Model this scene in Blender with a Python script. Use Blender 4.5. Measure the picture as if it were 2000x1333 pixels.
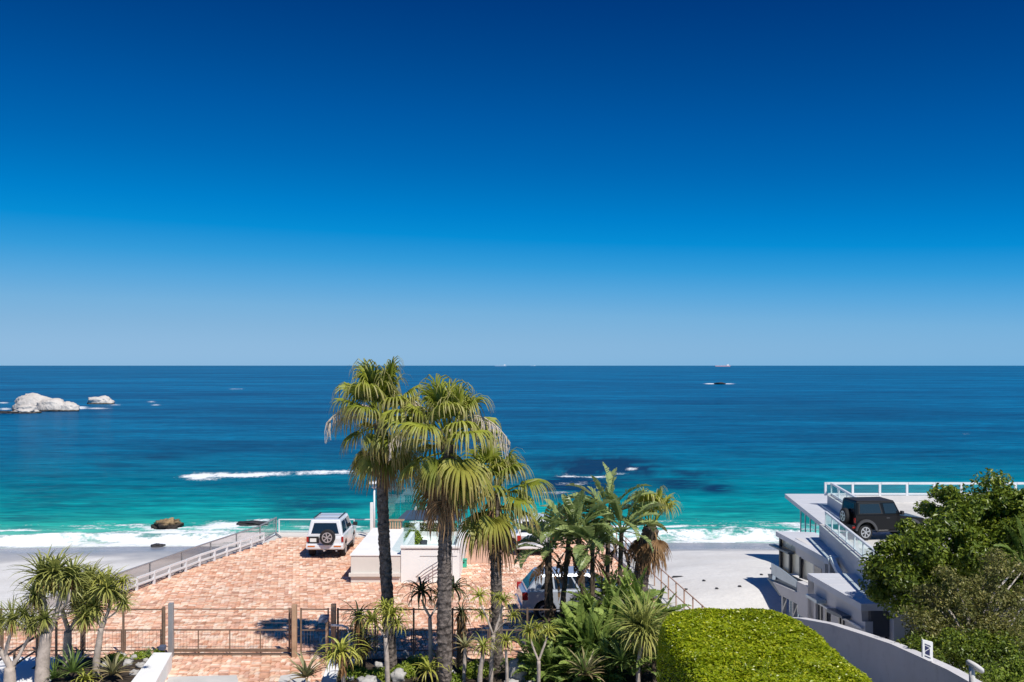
import bpy, bmesh, math, random
import numpy as np
from mathutils import Vector, Matrix, noise as mnoise
R = math.radians
random.seed(7)
S = bpy.context.scene
for o in list(bpy.data.objects): bpy.data.objects.remove(o)
COL = S.collection

# ------------------------------------------------------------------ camera, sky, sun, exposure
F, CX, HY, HC = 2000*35/36, 1000.0, 714.0, 15.0      # focal length in photo pixels, horizon row, camera height above the sea
cam = bpy.data.cameras.new('camera'); co = bpy.data.objects.new('camera', cam); COL.objects.link(co)
co.location = (0, 0, HC); co.rotation_euler = (R(90), 0, 0)
cam.lens = 35; cam.sensor_width = 36; cam.shift_y = (HY-666.5)/2000; cam.clip_start = .5; cam.clip_end = 120000
S.camera = co
SUN = Vector((.45, -.64, 1.0)).normalized()
elev = math.asin(SUN.z); azim = math.atan2(SUN.x, SUN.y)
W = bpy.data.worlds.new('World'); S.world = W; W.use_nodes = True
nt = W.node_tree; nt.nodes.clear()
wo = nt.nodes.new('ShaderNodeOutputWorld'); bg = nt.nodes.new('ShaderNodeBackground'); sk = nt.nodes.new('ShaderNodeTexSky')
sk.sky_type = 'NISHITA'; sk.sun_disc = False; sk.sun_elevation = elev; sk.sun_rotation = azim
sk.altitude = 0; sk.air_density = 1.0; sk.dust_density = .25; sk.ozone_density = 4.0
# grade of the clear-air sky: the Nishita brightness (its red channel) picks the blue, pale low down and navy high up
sp_ = nt.nodes.new('ShaderNodeSeparateColor'); nt.links.new(sk.outputs[0], sp_.inputs[0])
ml = nt.nodes.new('ShaderNodeMath'); ml.operation = 'MULTIPLY'; ml.inputs[1].default_value = .075; nt.links.new(sp_.outputs[0], ml.inputs[0])
rp = nt.nodes.new('ShaderNodeValToRGB'); E = rp.color_ramp.elements
SKY = [(.0, (.0, .03, .16)), (.098, (0, .042, .21)), (.12, (0, .07, .29)), (.141, (0, .098, .37)), (.171, (0, .14, .46)), (.216, (0, .215, .60)), (.246, (.002, .265, .66)), (.292, (.035, .33, .70)), (.342, (.095, .385, .72)), (.413, (.18, .44, .72)), (.485, (.235, .465, .715)), (1.0, (.6, .7, .85))]
while len(E) < len(SKY): E.new(.5)
for e_, (p_, c_) in zip(E, SKY): e_.position = p_; e_.color = (*c_, 1)
nt.links.new(ml.outputs[0], rp.inputs[0])
sc = nt.nodes.new('ShaderNodeVectorMath'); sc.operation = 'SCALE'; sc.inputs['Scale'].default_value = 10.0
nt.links.new(rp.outputs[0], sc.inputs[0]); nt.links.new(sc.outputs[0], bg.inputs[0]); bg.inputs[1].default_value = .1
nt.links.new(bg.outputs[0], wo.inputs[0])
sl = bpy.data.lights.new('sun', 'SUN'); so = bpy.data.objects.new('sun', sl); COL.objects.link(so)
sl.energy = 5.0; sl.angle = R(.5); sl.color = (1, .955, .88)
so.rotation_euler = SUN.to_track_quat('Z', 'Y').to_euler(); so.location = (20, -30, 60)
S.view_settings.view_transform = 'Standard'; S.view_settings.look = 'None'
S.view_settings.exposure = 0.0; S.view_settings.gamma = 1.0; S.view_settings.use_curve_mapping = False

# ------------------------------------------------------------------ pixel -> place
def P(px, py, Y): return Vector(((px-CX)/F*Y, Y, HC-(py-HY)/F*Y))
def G(px, py, z):
    Y = (HC-z)*F/(py-HY); return Vector(((px-CX)/F*Y, Y, z))
def V(px, py, a, b):                     # on the vertical plane through ground line a-b
    d = Vector(((px-CX)/F, 1, -(py-HY)/F)); n = Vector((b.y-a.y, a.x-b.x, 0))
    t = n.dot(Vector((a.x, a.y, 0)))/n.dot(d); return Vector((0, 0, HC))+d*t
def U(a, b): return random.uniform(a, b)

# ------------------------------------------------------------------ materials
def _p(n): return n.inputs
def new_mat(name):
    m = bpy.data.materials.new(name); m.use_nodes = True; t = m.node_tree
    b = t.nodes['Principled BSDF']; return m, t, b
def noise_node(t, scale, detail=4, co='Object', vec=None, rough=.55):
    n = t.nodes.new('ShaderNodeTexNoise'); n.inputs['Scale'].default_value = scale; n.inputs['Detail'].default_value = detail
    n.inputs['Roughness'].default_value = rough
    if vec is None:
        c = t.nodes.new('ShaderNodeTexCoord'); vec = c.outputs[co]
    t.links.new(vec, n.inputs['Vector']); return n
def ramp(t, fac, stops, interp='LINEAR'):
    r = t.nodes.new('ShaderNodeValToRGB'); r.color_ramp.interpolation = interp
    e = r.color_ramp.elements
    while len(e) < len(stops): e.new(.5)
    for el, (p, c) in zip(e, stops):
        el.position = p; el.color = (c[0], c[1], c[2], 1) if not isinstance(c, float) else (c, c, c, 1)
    t.links.new(fac, r.inputs[0]); return r
def mix(t, fac, a, b, mode='MIX'):
    n = t.nodes.new('ShaderNodeMix'); n.data_type = 'RGBA'; n.blend_type = mode
    for s, v in ((n.inputs[0], fac), (n.inputs[6], a), (n.inputs[7], b)):
        if isinstance(v, (int, float)): s.default_value = v
        elif isinstance(v, tuple): s.default_value = (v[0], v[1], v[2], 1)
        else: t.links.new(v, s)
    return n.outputs[2]
def math_n(t, op, a, b=None, clamp=False):
    n = t.nodes.new('ShaderNodeMath'); n.operation = op; n.use_clamp = clamp
    for i, v in enumerate((a, b)):
        if v is None: continue
        if isinstance(v, (int, float)): n.inputs[i].default_value = v
        else: t.links.new(v, n.inputs[i])
    return n.outputs[0]
def add_bump(t, b, h, strength, dist=.02):
    n = t.nodes.new('ShaderNodeBump'); n.inputs['Strength'].default_value = strength; n.inputs['Distance'].default_value = dist
    t.links.new(h, n.inputs['Height']); t.links.new(n.outputs[0], b.inputs['Normal'])
def mat(name, c, rough=.6, metal=0, var=.12, vscale=2.0, bump=0, bscale=30, spec=.4, dirt=None, coat=0):
    m, t, b = new_mat(name)
    b.inputs['Roughness'].default_value = rough; b.inputs['Metallic'].default_value = metal
    b.inputs['Specular IOR Level'].default_value = spec
    if coat: b.inputs['Coat Weight'].default_value = coat; b.inputs['Coat Roughness'].default_value = .05
    if var:
        n = noise_node(t, vscale, 6)
        lo = tuple(max(0, x*(1-var)) for x in c); hi = tuple(min(1, x*(1+var)) for x in c)
        r = ramp(t, n.outputs[0], [(.3, lo), (.7, hi)]); out = r.outputs[0]
        if dirt:
            n2 = noise_node(t, vscale*2.7, 8, rough=.7); r2 = ramp(t, n2.outputs[0], [(.55, (0., 0., 0.)), (.75, (.6, .6, .6))])
            out = mix(t, r2.outputs[0], out, dirt)
        t.links.new(out, b.inputs['Base Color'])
    else: b.inputs['Base Color'].default_value = (*c, 1)
    if bump:
        n3 = noise_node(t, bscale, 6); add_bump(t, b, n3.outputs[0], bump)
    return m
def leafmat(name, c1, c2, tip=None, trans=.3, vscale=3.0, rough=.45, spec=.4, rnd=.6):
    m, t, b = new_mat(name)
    n = noise_node(t, vscale, 3); oi = t.nodes.new('ShaderNodeObjectInfo')
    f = math_n(t, 'ADD', math_n(t, 'MULTIPLY', n.outputs[0], 1.6), math_n(t, 'MULTIPLY', oi.outputs['Random'], rnd))
    f = math_n(t, 'SUBTRACT', f, .3+rnd/2, True)
    c = mix(t, f, c1, c2)
    if tip:
        a = t.nodes.new('ShaderNodeAttribute'); a.attribute_name = 'tip'
        c = mix(t, a.outputs['Fac'], c, tip)
    t.links.new(c, b.inputs['Base Color']); b.inputs['Roughness'].default_value = rough; b.inputs['Specular IOR Level'].default_value = spec
    tr = t.nodes.new('ShaderNodeBsdfTranslucent'); t.links.new(c, tr.inputs[0])
    mx = t.nodes.new('ShaderNodeMixShader'); mx.inputs[0].default_value = trans
    t.links.new(b.outputs[0], mx.inputs[1]); t.links.new(tr.outputs[0], mx.inputs[2])
    t.links.new(mx.outputs[0], t.nodes['Material Output'].inputs[0]); return m
def glassmat(name, tint, mixf=.25, rough=.02, ior=1.45):
    m, t, b = new_mat(name)
    tr = t.nodes.new('ShaderNodeBsdfTransparent'); tr.inputs[0].default_value = (*tint, 1)
    gl = t.nodes.new('ShaderNodeBsdfGlossy'); gl.inputs[0].default_value = (.9, .95, 1, 1); gl.inputs['Roughness'].default_value = rough
    fr = t.nodes.new('ShaderNodeFresnel'); fr.inputs[0].default_value = ior
    gy_n = t.nodes.new('ShaderNodeNewGeometry'); f = math_n(t, 'MULTIPLY', math_n(t, 'ADD', fr.outputs[0], mixf*.2, True), math_n(t, 'SUBTRACT', 1.0, gy_n.outputs['Backfacing']))
    mx = t.nodes.new('ShaderNodeMixShader'); t.links.new(f, mx.inputs[0])
    t.links.new(tr.outputs[0], mx.inputs[1]); t.links.new(gl.outputs[0], mx.inputs[2])
    t.links.new(mx.outputs[0], t.nodes['Material Output'].inputs[0]); return m

M = {}
M['white'] = mat('white_plaster', (.83, .82, .80), .75, var=.05, vscale=1.2, bump=.15, bscale=40)
M['cream'] = mat('cream_plaster', (.66, .62, .57), .8, var=.05, vscale=1.2, bump=.15, bscale=40)
M['housewhite'] = mat('house_plaster', (.60, .58, .57), .8, var=.06, vscale=.8, bump=.1, bscale=30)
M['roofpaint'] = mat('roof_waterproofing', (.56, .57, .60), .6, var=.05, vscale=.9, bump=.08, bscale=20)
M['wallgrey'] = mat('wall_plaster', (.62, .60, .60), .85, var=.06, vscale=1.0, bump=.2, bscale=25, dirt=(.42, .40, .39))
M['concrete'] = mat('concrete', (.55, .53, .50), .85, var=.1, vscale=1.5, bump=.3, bscale=30)
M['darkmetal'] = mat('dark_metal', (.045, .045, .05), .5, .3, var=.2)
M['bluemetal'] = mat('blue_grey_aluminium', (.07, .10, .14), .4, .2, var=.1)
M['rust'] = mat('brown_painted_steel', (.20, .135, .095), .65, .1, var=.25, vscale=6, dirt=(.12, .07, .05))
M['timber'] = mat('weathered_timber', (.42, .27, .17), .8, var=.25, vscale=4, bump=.3)
M['whitemetal'] = mat('white_metal', (.72, .73, .75), .45, .1, var=.06)
M['greymetal'] = mat('grey_metal', (.36, .36, .37), .45, .4, var=.1)
M['steel'] = mat('stainless', (.55, .55, .57), .3, .9, var=.06)
M['glass'] = glassmat('balustrade_glass', (.90, .965, .96), .08)
M["smokeglass"] = glassmat("smoked_glass", (.80, .755, .735), .05, ior=1.3)
M['greenglass'] = glassmat('green_glass', (.45, .80, .76), .4)
M['pane'] = mat('window_pane', (.02, .028, .035), .05, var=0, spec=.8)
M['blind'] = mat('blind_behind_glass', (.74, .70, .55), .25, var=.12, vscale=1.5, spec=.8)
M['paleglass'] = mat('pale_glass', (.38, .48, .52), .12, var=.1, spec=.8)
M['tyre'] = mat('tyre_rubber', (.018, .018, .02), .8, var=.2)
M['alloy'] = mat('alloy', (.55, .56, .58), .35, .7, var=.05)
M['carwhite'] = mat('white_car_paint', (.74, .75, .77), .3, var=.02, coat=.6)
M['carsilver'] = mat('silver_car_paint', (.52, .56, .62), .3, .35, var=.02, coat=.7)
M['carblack'] = mat('black_car_paint', (.006, .0065, .008), .35, var=0, spec=.2, coat=.25)
M['blacktrim'] = mat('black_trim', (.02, .02, .022), .6, var=.1)
M['carglass'] = mat('car_glass', (.012, .018, .026), .04, var=0, spec=.9)
M['redlamp'] = mat('red_lamp', (.35, .02, .015), .25, var=0)
M['amberlamp'] = mat('amber_lamp', (.6, .16, .03), .25, var=0)
M['plate'] = mat('number_plate', (.75, .75, .72), .4, var=0)
M['trunk'] = mat('palm_trunk', (.12, .098, .086), .95, var=.75, vscale=10, bump=1.0, bscale=16, dirt=(.50, .46, .43), spec=.1)
M['stem'] = mat('strelitzia_stem', (.10, .075, .055), .9, var=.5, vscale=9, bump=.6, bscale=20, spec=.1)
M['aloebark'] = mat('aloe_bark', (.42, .35, .30), .9, var=.25, vscale=5, bump=.5, bscale=15, spec=.1, dirt=(.24, .19, .16))
M['bark'] = mat('tree_bark', (.22, .19, .16), .95, var=.3, vscale=6, bump=.6, bscale=20, spec=.1)
M['palebark'] = mat('pale_bark', (.42, .37, .32), .95, var=.3, vscale=6, spec=.1)
M['frond'] = leafmat('fan_frond', (.17, .22, .02), (.47, .49, .07), (.55, .43, .22), .40)
M['frondold'] = leafmat('old_fan_frond', (.20, .24, .03), (.44, .41, .08), (.44, .27, .13), .36)
M['deadfrond'] = leafmat('dead_frond', (.17, .095, .045), (.46, .29, .15), (.34, .21, .11), .2, rough=.8, spec=.1)
M['petiole'] = mat('petiole', (.32, .27, .07), .5, var=.2)
M['straw'] = mat('flower_stalk', (.50, .42, .33), .8, var=.2)
M['strel'] = leafmat('strelitzia_leaf', (.14, .21, .06), (.42, .50, .20), (.42, .43, .16), .32, rough=.3, spec=.6, vscale=4)
M['strelbright'] = leafmat('strelitzia_leaf_bright', (.08, .15, .025), (.34, .45, .10), (.42, .45, .14), .34, rough=.42, spec=.45, vscale=5, rnd=1.1)
M['streldead'] = leafmat('strelitzia_dead_leaf', (.07, .05, .035), (.22, .13, .07), (.25, .15, .08), .15, rough=.8, spec=.1)
M['aloe'] = leafmat('aloe_leaf', (.17, .205, .03), (.42, .43, .07), (.46, .37, .10), .12, rough=.4)
M['aloegreen'] = leafmat('aloe_leaf_green', (.155, .19, .045), (.36, .38, .09), (.42, .36, .12), .15, rough=.45)
M['aloedark'] = leafmat('aloe_leaf_dark', (.028, .045, .022), (.07, .085, .03), (.13, .10, .045), .1, rough=.4)
M['aloepink'] = leafmat('aloe_leaf_pale', (.19, .22, .10), (.30, .26, .12), (.36, .22, .13), .1, rough=.5)
M['aloedead'] = leafmat('aloe_dead_leaf', (.16, .09, .045), (.30, .16, .06), None, .1, rough=.8)
M['agave'] = leafmat('agave_leaf', (.10, .17, .035), (.17, .25, .06), (.2, .25, .07), .15)
M['hedge'] = leafmat('hedge_leaf', (.15, .22, .004), (.40, .47, .008), (.60, .60, .03), .38, vscale=1.4, rough=.35)
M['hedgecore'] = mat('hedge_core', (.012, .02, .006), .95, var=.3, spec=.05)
M['treeleaf'] = leafmat('tree_leaf', (.045, .082, .008), (.15, .205, .016), (.28, .32, .03), .24, vscale=1.0, rough=.4)
M['olive'] = leafmat('shrub_leaf', (.10, .11, .022), (.27, .245, .055), (.36, .31, .10), .2, vscale=1.5)
M['cover'] = leafmat('ground_cover_leaf', (.12, .19, .015), (.28, .35, .035), (.27, .30, .05), .25, vscale=2)
M['stone'] = mat('garden_stone', (.42, .40, .38), .9, var=.2, vscale=3, bump=.6, bscale=8)
M['soil'] = mat('soil', (.055, .042, .032), .95, var=.4, vscale=3, bump=.6, bscale=12, spec=.1)
M['teal'] = mat('teal_plastic', (.04, .38, .26), .5, var=.1)
M['boxblue'] = mat('blue_grey_plastic', (.09, .11, .17), .5, var=.1)
M['pot'] = mat('dark_pot', (.05, .055, .07), .6, var=.15)
M['asphalt'] = mat('asphalt', (.17, .17, .18), .9, var=.15, vscale=4, bump=.4, bscale=60)
M['orange'] = mat('orange_spathe', (.50, .26, .05), .6, var=.25, vscale=5)

# ------------------------------------------------------------------ mesh helpers
class MB:
    def __init__(s): s.v = []; s.f = []; s.t = []; s.flat = []
    def add(s, vs, fs, tip=0.0):
        b = len(s.v); s.v += [tuple(x) for x in vs]
        s.t += (list(tip) if isinstance(tip, (list, tuple)) else [tip]*len(vs))
        s.f += [tuple(b+i for i in f) for f in fs]; return s
    def box(s, x0, x1, y0, y1, z0, z1):
        vs = [(x, y, z) for z in (z0, z1) for y in (y0, y1) for x in (x0, x1)]
        return s.add(vs, [(0, 2, 3, 1), (4, 5, 7, 6), (0, 1, 5, 4), (2, 6, 7, 3), (0, 4, 6, 2), (1, 3, 7, 5)])
    def prism(s, poly, off):
        poly = [Vector(p) for p in poly]; off = Vector(off); n = len(poly)
        nrm = Vector((0, 0, 0))
        for i in range(n): nrm += poly[i].cross(poly[(i+1) % n])
        if nrm.dot(off) > 0: poly.reverse()
        vs = poly+[p+off for p in poly]
        fs = [tuple(range(n)), tuple(range(2*n-1, n-1, -1))]+[(i, i+n, (i+1) % n+n, (i+1) % n) for i in range(n)]
        return s.add(vs, fs)
    def bar(s, a, b, w, h=None, up=(0, 0, 1)):
        h = h or w; a = Vector(a); b = Vector(b); d = (b-a).normalized(); u = Vector(up)
        if abs(d.dot(u)) > .95: u = Vector((0, 1, 0))
        x = d.cross(u).normalized(); y = x.cross(d)
        q = [x*w/2+y*h/2, -x*w/2+y*h/2, -x*w/2-y*h/2, x*w/2-y*h/2]
        vs = [a+k for k in q]+[b+k for k in q]
        return s.add(vs, [(3, 2, 1, 0), (4, 5, 6, 7)]+[(i, (i+1) % 4, (i+1) % 4+4, i+4) for i in range(4)])
    def tube(s, pts, rad, n=8, cap=True, jit=0):
        pts = [Vector(p) for p in pts]; m = len(pts)
        if not isinstance(rad, (list, tuple)): rad = [rad]*m
        vs = []; ref = Vector((0.31, .95, .1))
        for i in range(m):
            d = (pts[min(i+1, m-1)]-pts[max(i-1, 0)]).normalized()
            x = d.cross(ref)
            x = x.normalized() if x.length > 1e-3 else Vector((1, 0, 0)); y = d.cross(x)
            for k in range(n):
                a = 2*math.pi*k/n; r = rad[i]*(1+(U(-jit, jit) if jit else 0)); vs.append(pts[i]+(x*math.cos(a)+y*math.sin(a))*r)
        fs = [(i*n+k, i*n+(k+1) % n, (i+1)*n+(k+1) % n, (i+1)*n+k) for i in range(m-1) for k in range(n)]
        if cap: fs += [tuple(range(n-1, -1, -1)), tuple(range((m-1)*n, m*n))]
        return s.add(vs, fs)
    def lathe(s, prof, n=20, axis='z', c=(0, 0, 0)):
        vs = []
        for r, z in prof:
            for k in range(n):
                a = 2*math.pi*k/n; p = (r*math.cos(a), r*math.sin(a), z)
                if axis == 'y': p = (p[0], p[2], p[1])
                if axis == 'x': p = (p[2], p[0], p[1])
                vs.append((p[0]+c[0], p[1]+c[1], p[2]+c[2]))
        m = len(prof)
        fs = [(i*n+k, i*n+(k+1) % n, (i+1)*n+(k+1) % n, (i+1)*n+k) for i in range(m-1) for k in range(n)]
        fs += [tuple(range(n-1, -1, -1)), tuple(range((m-1)*n, m*n))]
        return s.add(vs, fs)
    def mesh(s, name, m, smooth=False, bevel=0, recalc=False):
        me = bpy.data.meshes.new(name); me.from_pydata(s.v, [], s.f)
        if any(s.t):
            a = me.attributes.new('tip', 'FLOAT', 'POINT'); a.data.foreach_set('value', s.t)
        if bevel or recalc:
            bm = bmesh.new(); bm.from_mesh(me)
            if recalc: bmesh.ops.recalc_face_normals(bm, faces=bm.faces)
            if bevel:
                es = [e for e in bm.edges if len(e.link_faces) == 2 and e.calc_face_angle(0) > R(28)]
                bmesh.ops.bevel(bm, geom=es, offset=bevel, segments=2, affect='EDGES', profile=.6, clamp_overlap=True)
            bm.to_mesh(me); bm.free()
        if smooth: me.shade_smooth()
        me.materials.append(m); return me
def root_loc(p):
    while p.parent: p = p.parent
    return p.location
def link(name, me, parent=None):
    o = bpy.data.objects.new(name, me); COL.objects.link(o); o.parent = parent; return o
def part(name, mb, m, parent, world=False, **k):
    if world:
        l = root_loc(parent); mb.v = [(v[0]-l.x, v[1]-l.y, v[2]-l.z) for v in mb.v]
    return link(name, mb.mesh(name, m, **k), parent)
def thing(name, label, cat, loc=(0, 0, 0), rotz=0, group=None):
    o = bpy.data.objects.new(name, None); COL.objects.link(o); o.location = loc; o.rotation_euler = (0, 0, rotz); o.empty_display_size = .3
    return tag(o, label, cat, group)
def tag(o, label, cat, group=None):
    o['label'] = label; o['category'] = cat
    if group: o['group'] = group
    return o
def single(name, mb, m, label, cat, group=None, **k):
    c = np.array(mb.v); base = Vector(((c[:, 0].min()+c[:, 0].max())/2, (c[:, 1].min()+c[:, 1].max())/2, c[:, 2].min()))
    mb.v = [(v[0]-base.x, v[1]-base.y, v[2]-base.z) for v in mb.v]
    o = link(name, mb.mesh(name, m, **k)); o.location = base; return tag(o, label, cat, group)
def struct(name, me, parent=None):
    o = link(name, me, parent); o['kind'] = 'structure'; return o
def fbm(x, y, z=0, o=4):
    return mnoise.fractal(Vector((x, y, z)), .6, 2.1, o)

# ------------------------------------------------------------------ sea, beach, terrain
TZ = 6.9                                 # terrace level
def shore(x): return 82.5+.9*math.sin(x*.045+.6)+.5*math.sin(x*.16)+(0 if x < 5 else .045*(x-5))
def sm(a, b, x):
    t = min(1, max(0, (x-a)/(b-a))); return t*t*(3-2*t)
# foam patches far out: pixel centre, half-size in pixels, strength
PATCH = [(455, 929, 90, 4.5, .66), (390, 931, 38, 7, .66), (560, 925, 130, 3, .6), (670, 922, 90, 2.6, .55), (6, 787, 12, 1.8, .55), (10, 799, 14, 2.2, .6), (155, 797, 18, 3, .6), (190, 798, 26, 2, .45), (225, 791, 14, 1.5, .4), (345, 1040, 120, 14, .62), (440, 1027, 80, 9, .6), (260, 1028, 60, 6, .45), (520, 1018, 40, 5, .5), (296, 785, 9, 1.5, .45), (304, 791, 10, 1.4, .5),
         (456, 760, 10, 1.0, .4), (470, 760, 8, .9, .35), (1108, 929, 30, 3.5, .58), (1165, 932, 40, 2.5, .42), (1205, 924, 22, 2.5, .42), (1234, 918, 13, 3, .6), (1388, 750, 14, 1.2, .6), (1422, 750, 14, 1.0, .6), (1085, 962, 45, 4, .3), (1130, 945, 60, 5, .35), (1890, 847, 16, 1.0, .25)]
KELP = [(1180, 915, 130, 26, 1.3), (1120, 950, 90, 28, 1.3), (1320, 930, 90, 16, .95), (1400, 955, 38, 9, 1.1), (1330, 945, 60, 14, 1.0), (1230, 985, 60, 10, .5), (1430, 1000, 70, 8, .5), (300, 893, 60, 5, .7), (225, 910, 50, 3.5, .7), (620, 985, 110, 20, .8), (560, 1000, 50, 8, .7), (730, 960, 70, 14, .5),
        (90, 975, 110, 22, .5), (40, 1010, 60, 9, .5), (1450, 985, 90, 10, .4), (1580, 940, 60, 6, .25), (880, 985, 60, 14, .6), (1290, 1000, 60, 8, .35), (200, 985, 160, 8, .35), (420, 870, 200, 10, .35), (1750, 860, 200, 8, .3), (1500, 800, 300, 8, .25), (120, 845, 160, 6, .3)]
def blobs(X, Y, L):
    px = CX+X/Y*F; py = HY+HC*F/Y; s = np.zeros_like(X)
    for cx, cy, a, b, k in L:
        s = np.maximum(s, k*np.exp(-(((px-cx)/a)**2+((py-cy)/b)**2)**1.5))
    return s
ys = list(np.arange(77.5, 96, .22))+list(np.arange(96, 135, .6))
y = 135.
while y < 60000: ys.append(y); y *= 1.022 if y < 1200 else 1.1
us = np.linspace(-.68, .68, 420)
Ys = np.array(ys); Xg, Yg = np.meshgrid(us, Ys); Xg = Xg*np.maximum(Yg, 77.5)
nv = Xg.size; xs, yy = Xg.ravel(), Yg.ravel()
sh = np.array([shore(x) for x in np.clip(xs, -90, 90)]); d = yy-sh
zz = np.zeros(nv); foam = np.zeros(nv); kelp = blobs(xs, yy, KELP)*1.0
pf = blobs(xs, yy, PATCH)
for i in range(nv):
    x, Y_, dd = xs[i], yy[i], d[i]
    if Y_ < 320:
        n1 = fbm(x*.06, Y_*.22, 1.7, 4); n2 = fbm(x*.35, Y_*.6, 5.1, 5)
        zz[i] = .05*n1*min(1, max(0, dd)/6)+.03*n2*min(1, max(0, dd)/4)
        if -5 < dd < 26:
            bx = 1.2*fbm(x*.05, 3.3, .2, 3)
            # broken wave front, wash behind and the thin sheet in front of it
            front = .85*math.exp(-((dd-3.2-bx)/1.1)**2)*(.55+.45*sm(-.3, .4, fbm(x*.035, 9.1, 0, 2)))
            zz[i] += front*sm(-1, 2, dd)
            n3 = fbm(x*.11, Y_*.3, 8.3, 4); band = sm(-.9, .5, dd-bx*.6)*(1-sm(2.6+2.2*n3, 6.8+3*n3, dd-bx))*(.36+.3*sm(.3, -.3, n3)+.5*math.exp(-((dd-1.6-bx*.7)/1.5)**2))
            wash = .8*sm(-.2, .45, fbm(x*.16, dd*.5, 2.2, 6)+.2)*sm(3, 6, dd)*(1-sm(8, 15, dd))
            line2 = .8*math.exp(-((dd-8.6-1.6*bx)/.7)**2)*sm(-.1, .35, fbm(x*.06, 4.4, 7, 3))
            f = max(band*(.78+.55*n2), wash*(.5+.7*n2+.3*n1), line2*(.7+.6*n2))
            edge = .7*math.exp(-((dd+1.0-bx*.5)/.22)**2)*(.6+.5*n2)
            foam[i] = max(0, min(1, max(f, edge)))
        if pf[i] > .02: foam[i] = max(foam[i], min(1, max(0, pf[i]*(1.05+.9*n2+.3*n1))))
        kelp[i] *= min(1, max(0, .85+1.0*n1+.7*n2))
    else:
        if pf[i] > .02: foam[i] = min(1, pf[i]*1.1)
nr, ncol = Xg.shape
idx = np.arange(nv).reshape(nr, ncol)
fs = np.stack([idx[:-1, :-1], idx[:-1, 1:], idx[1:, 1:], idx[1:, :-1]], -1).reshape(-1, 4)
me = bpy.data.meshes.new('sea'); me.from_pydata(np.stack([xs, yy, zz], -1).tolist(), [], fs.tolist()); me.shade_smooth()
for nm, arr in (('foam', foam), ('kelp', kelp)):
    a = me.attributes.new(nm, 'FLOAT', 'POINT'); a.data.foreach_set('value', arr.astype(np.float32))
m, t, b = new_mat('sea_water'); M['sea'] = m
tc = t.nodes.new('ShaderNodeTexCoord'); sp = t.nodes.new('ShaderNodeSeparateXYZ'); t.links.new(tc.outputs['Object'], sp.inputs[0])
def stretched(sx, sy, scale, detail=4, off=0):
    mp = t.nodes.new('ShaderNodeMapping'); mp.inputs['Scale'].default_value = (sx, sy, 1); mp.inputs['Location'].default_value = (off, off*1.7, off)
    t.links.new(tc.outputs['Object'], mp.inputs[0]); return noise_node(t, scale, detail, vec=mp.outputs[0], rough=.6)
nA = stretched(.012, .045, 1, 6); nB = stretched(.06, .25, 1, 6, 11); nC = stretched(.3, 1.3, 1, 5, 23); nD = stretched(.004, .010, 1, 5, 31); nE = stretched(.0012, .0011, 1, 5, 47)
# shallow sand-coloured water near the beach, deeper blue further out (depth of the water)
depth = math_n(t, 'DIVIDE', 80.0, sp.outputs[1])
depth = math_n(t, 'ADD', depth, math_n(t, 'MULTIPLY', math_n(t, 'SUBTRACT', nA.outputs[0], .5), .10))
cr = ramp(t, depth, [(0, (.0, .102, .245)), (.15, (.0, .098, .235)), (.42, (.0, .115, .24)), (.56, (.0, .14, .238)), (.66, (.0, .175, .236)), (.77, (.002, .225, .245)), (.85, (.015, .28, .25)), (.91, (.08, .36, .31)), (.955, (.28, .42, .40)), (1.0, (.42, .44, .45))])
w1 = ramp(t, nB.outputs[0], [(.34, (.62, .70, .76)), (.66, (1.38, 1.30, 1.24))]); w2 = ramp(t, nC.outputs[0], [(.34, (.62, .70, .76)), (.66, (1.38, 1.30, 1.24))]); w3 = ramp(t, nD.outputs[0], [(.36, (.66, .74, .80)), (.64, (1.32, 1.24, 1.18))])
c = mix(t, 1.0, cr.outputs[0], w1.outputs[0], 'MULTIPLY'); c = mix(t, 1.0, c, w2.outputs[0], 'MULTIPLY'); c = mix(t, 1.0, c, w3.outputs[0], 'MULTIPLY')
w5 = ramp(t, nE.outputs[0], [(.36, (.80, .85, .88)), (.64, (1.18, 1.14, 1.10))]); c = mix(t, 1.0, c, w5.outputs[0], 'MULTIPLY')
w4 = ramp(t, nA.outputs[0], [(.36, (.66, .74, .80)), (.64, (1.32, 1.24, 1.18))]); c = mix(t, 1.0, c, w4.outputs[0], 'MULTIPLY')
ak = t.nodes.new('ShaderNodeAttribute'); ak.attribute_name = 'kelp'; c = mix(t, ak.outputs['Fac'], c, (.002, .03, .085))
af = t.nodes.new('ShaderNodeAttribute'); af.attribute_name = 'foam'
fn = noise_node(t, 2.2, 8, rough=.7); ff = math_n(t, 'ADD', af.outputs['Fac'], math_n(t, 'MULTIPLY', math_n(t, 'SUBTRACT', fn.outputs[0], .5), 1.5)); ff = math_n(t, 'ADD', ff, math_n(t, 'MULTIPLY', math_n(t, 'SUBTRACT', nB.outputs[0], .5), 1.1))
fr = ramp(t, math_n(t, 'MULTIPLY', ff, math_n(t, 'GREATER_THAN', af.outputs['Fac'], .03)), [(.25, (0., 0., 0.)), (.62, (1., 1., 1.))])
c = mix(t, fr.outputs[0], c, (.78, .80, .82)); t.links.new(c, b.inputs['Base Color'])
rr = math_n(t, 'ADD', .22, math_n(t, 'MULTIPLY', fr.outputs[0], .6)); t.links.new(rr, b.inputs['Roughness'])
b.inputs['IOR'].default_value = 1.33; b.inputs['Specular IOR Level'].default_value = .10
hb = math_n(t, 'ADD', math_n(t, 'MULTIPLY', nB.outputs[0], 1.2), math_n(t, 'MULTIPLY', nC.outputs[0], .45)); hb = math_n(t, 'ADD', hb, math_n(t, 'MULTIPLY', fr.outputs[0], .25))
add_bump(t, b, hb, .5, .5)
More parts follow.
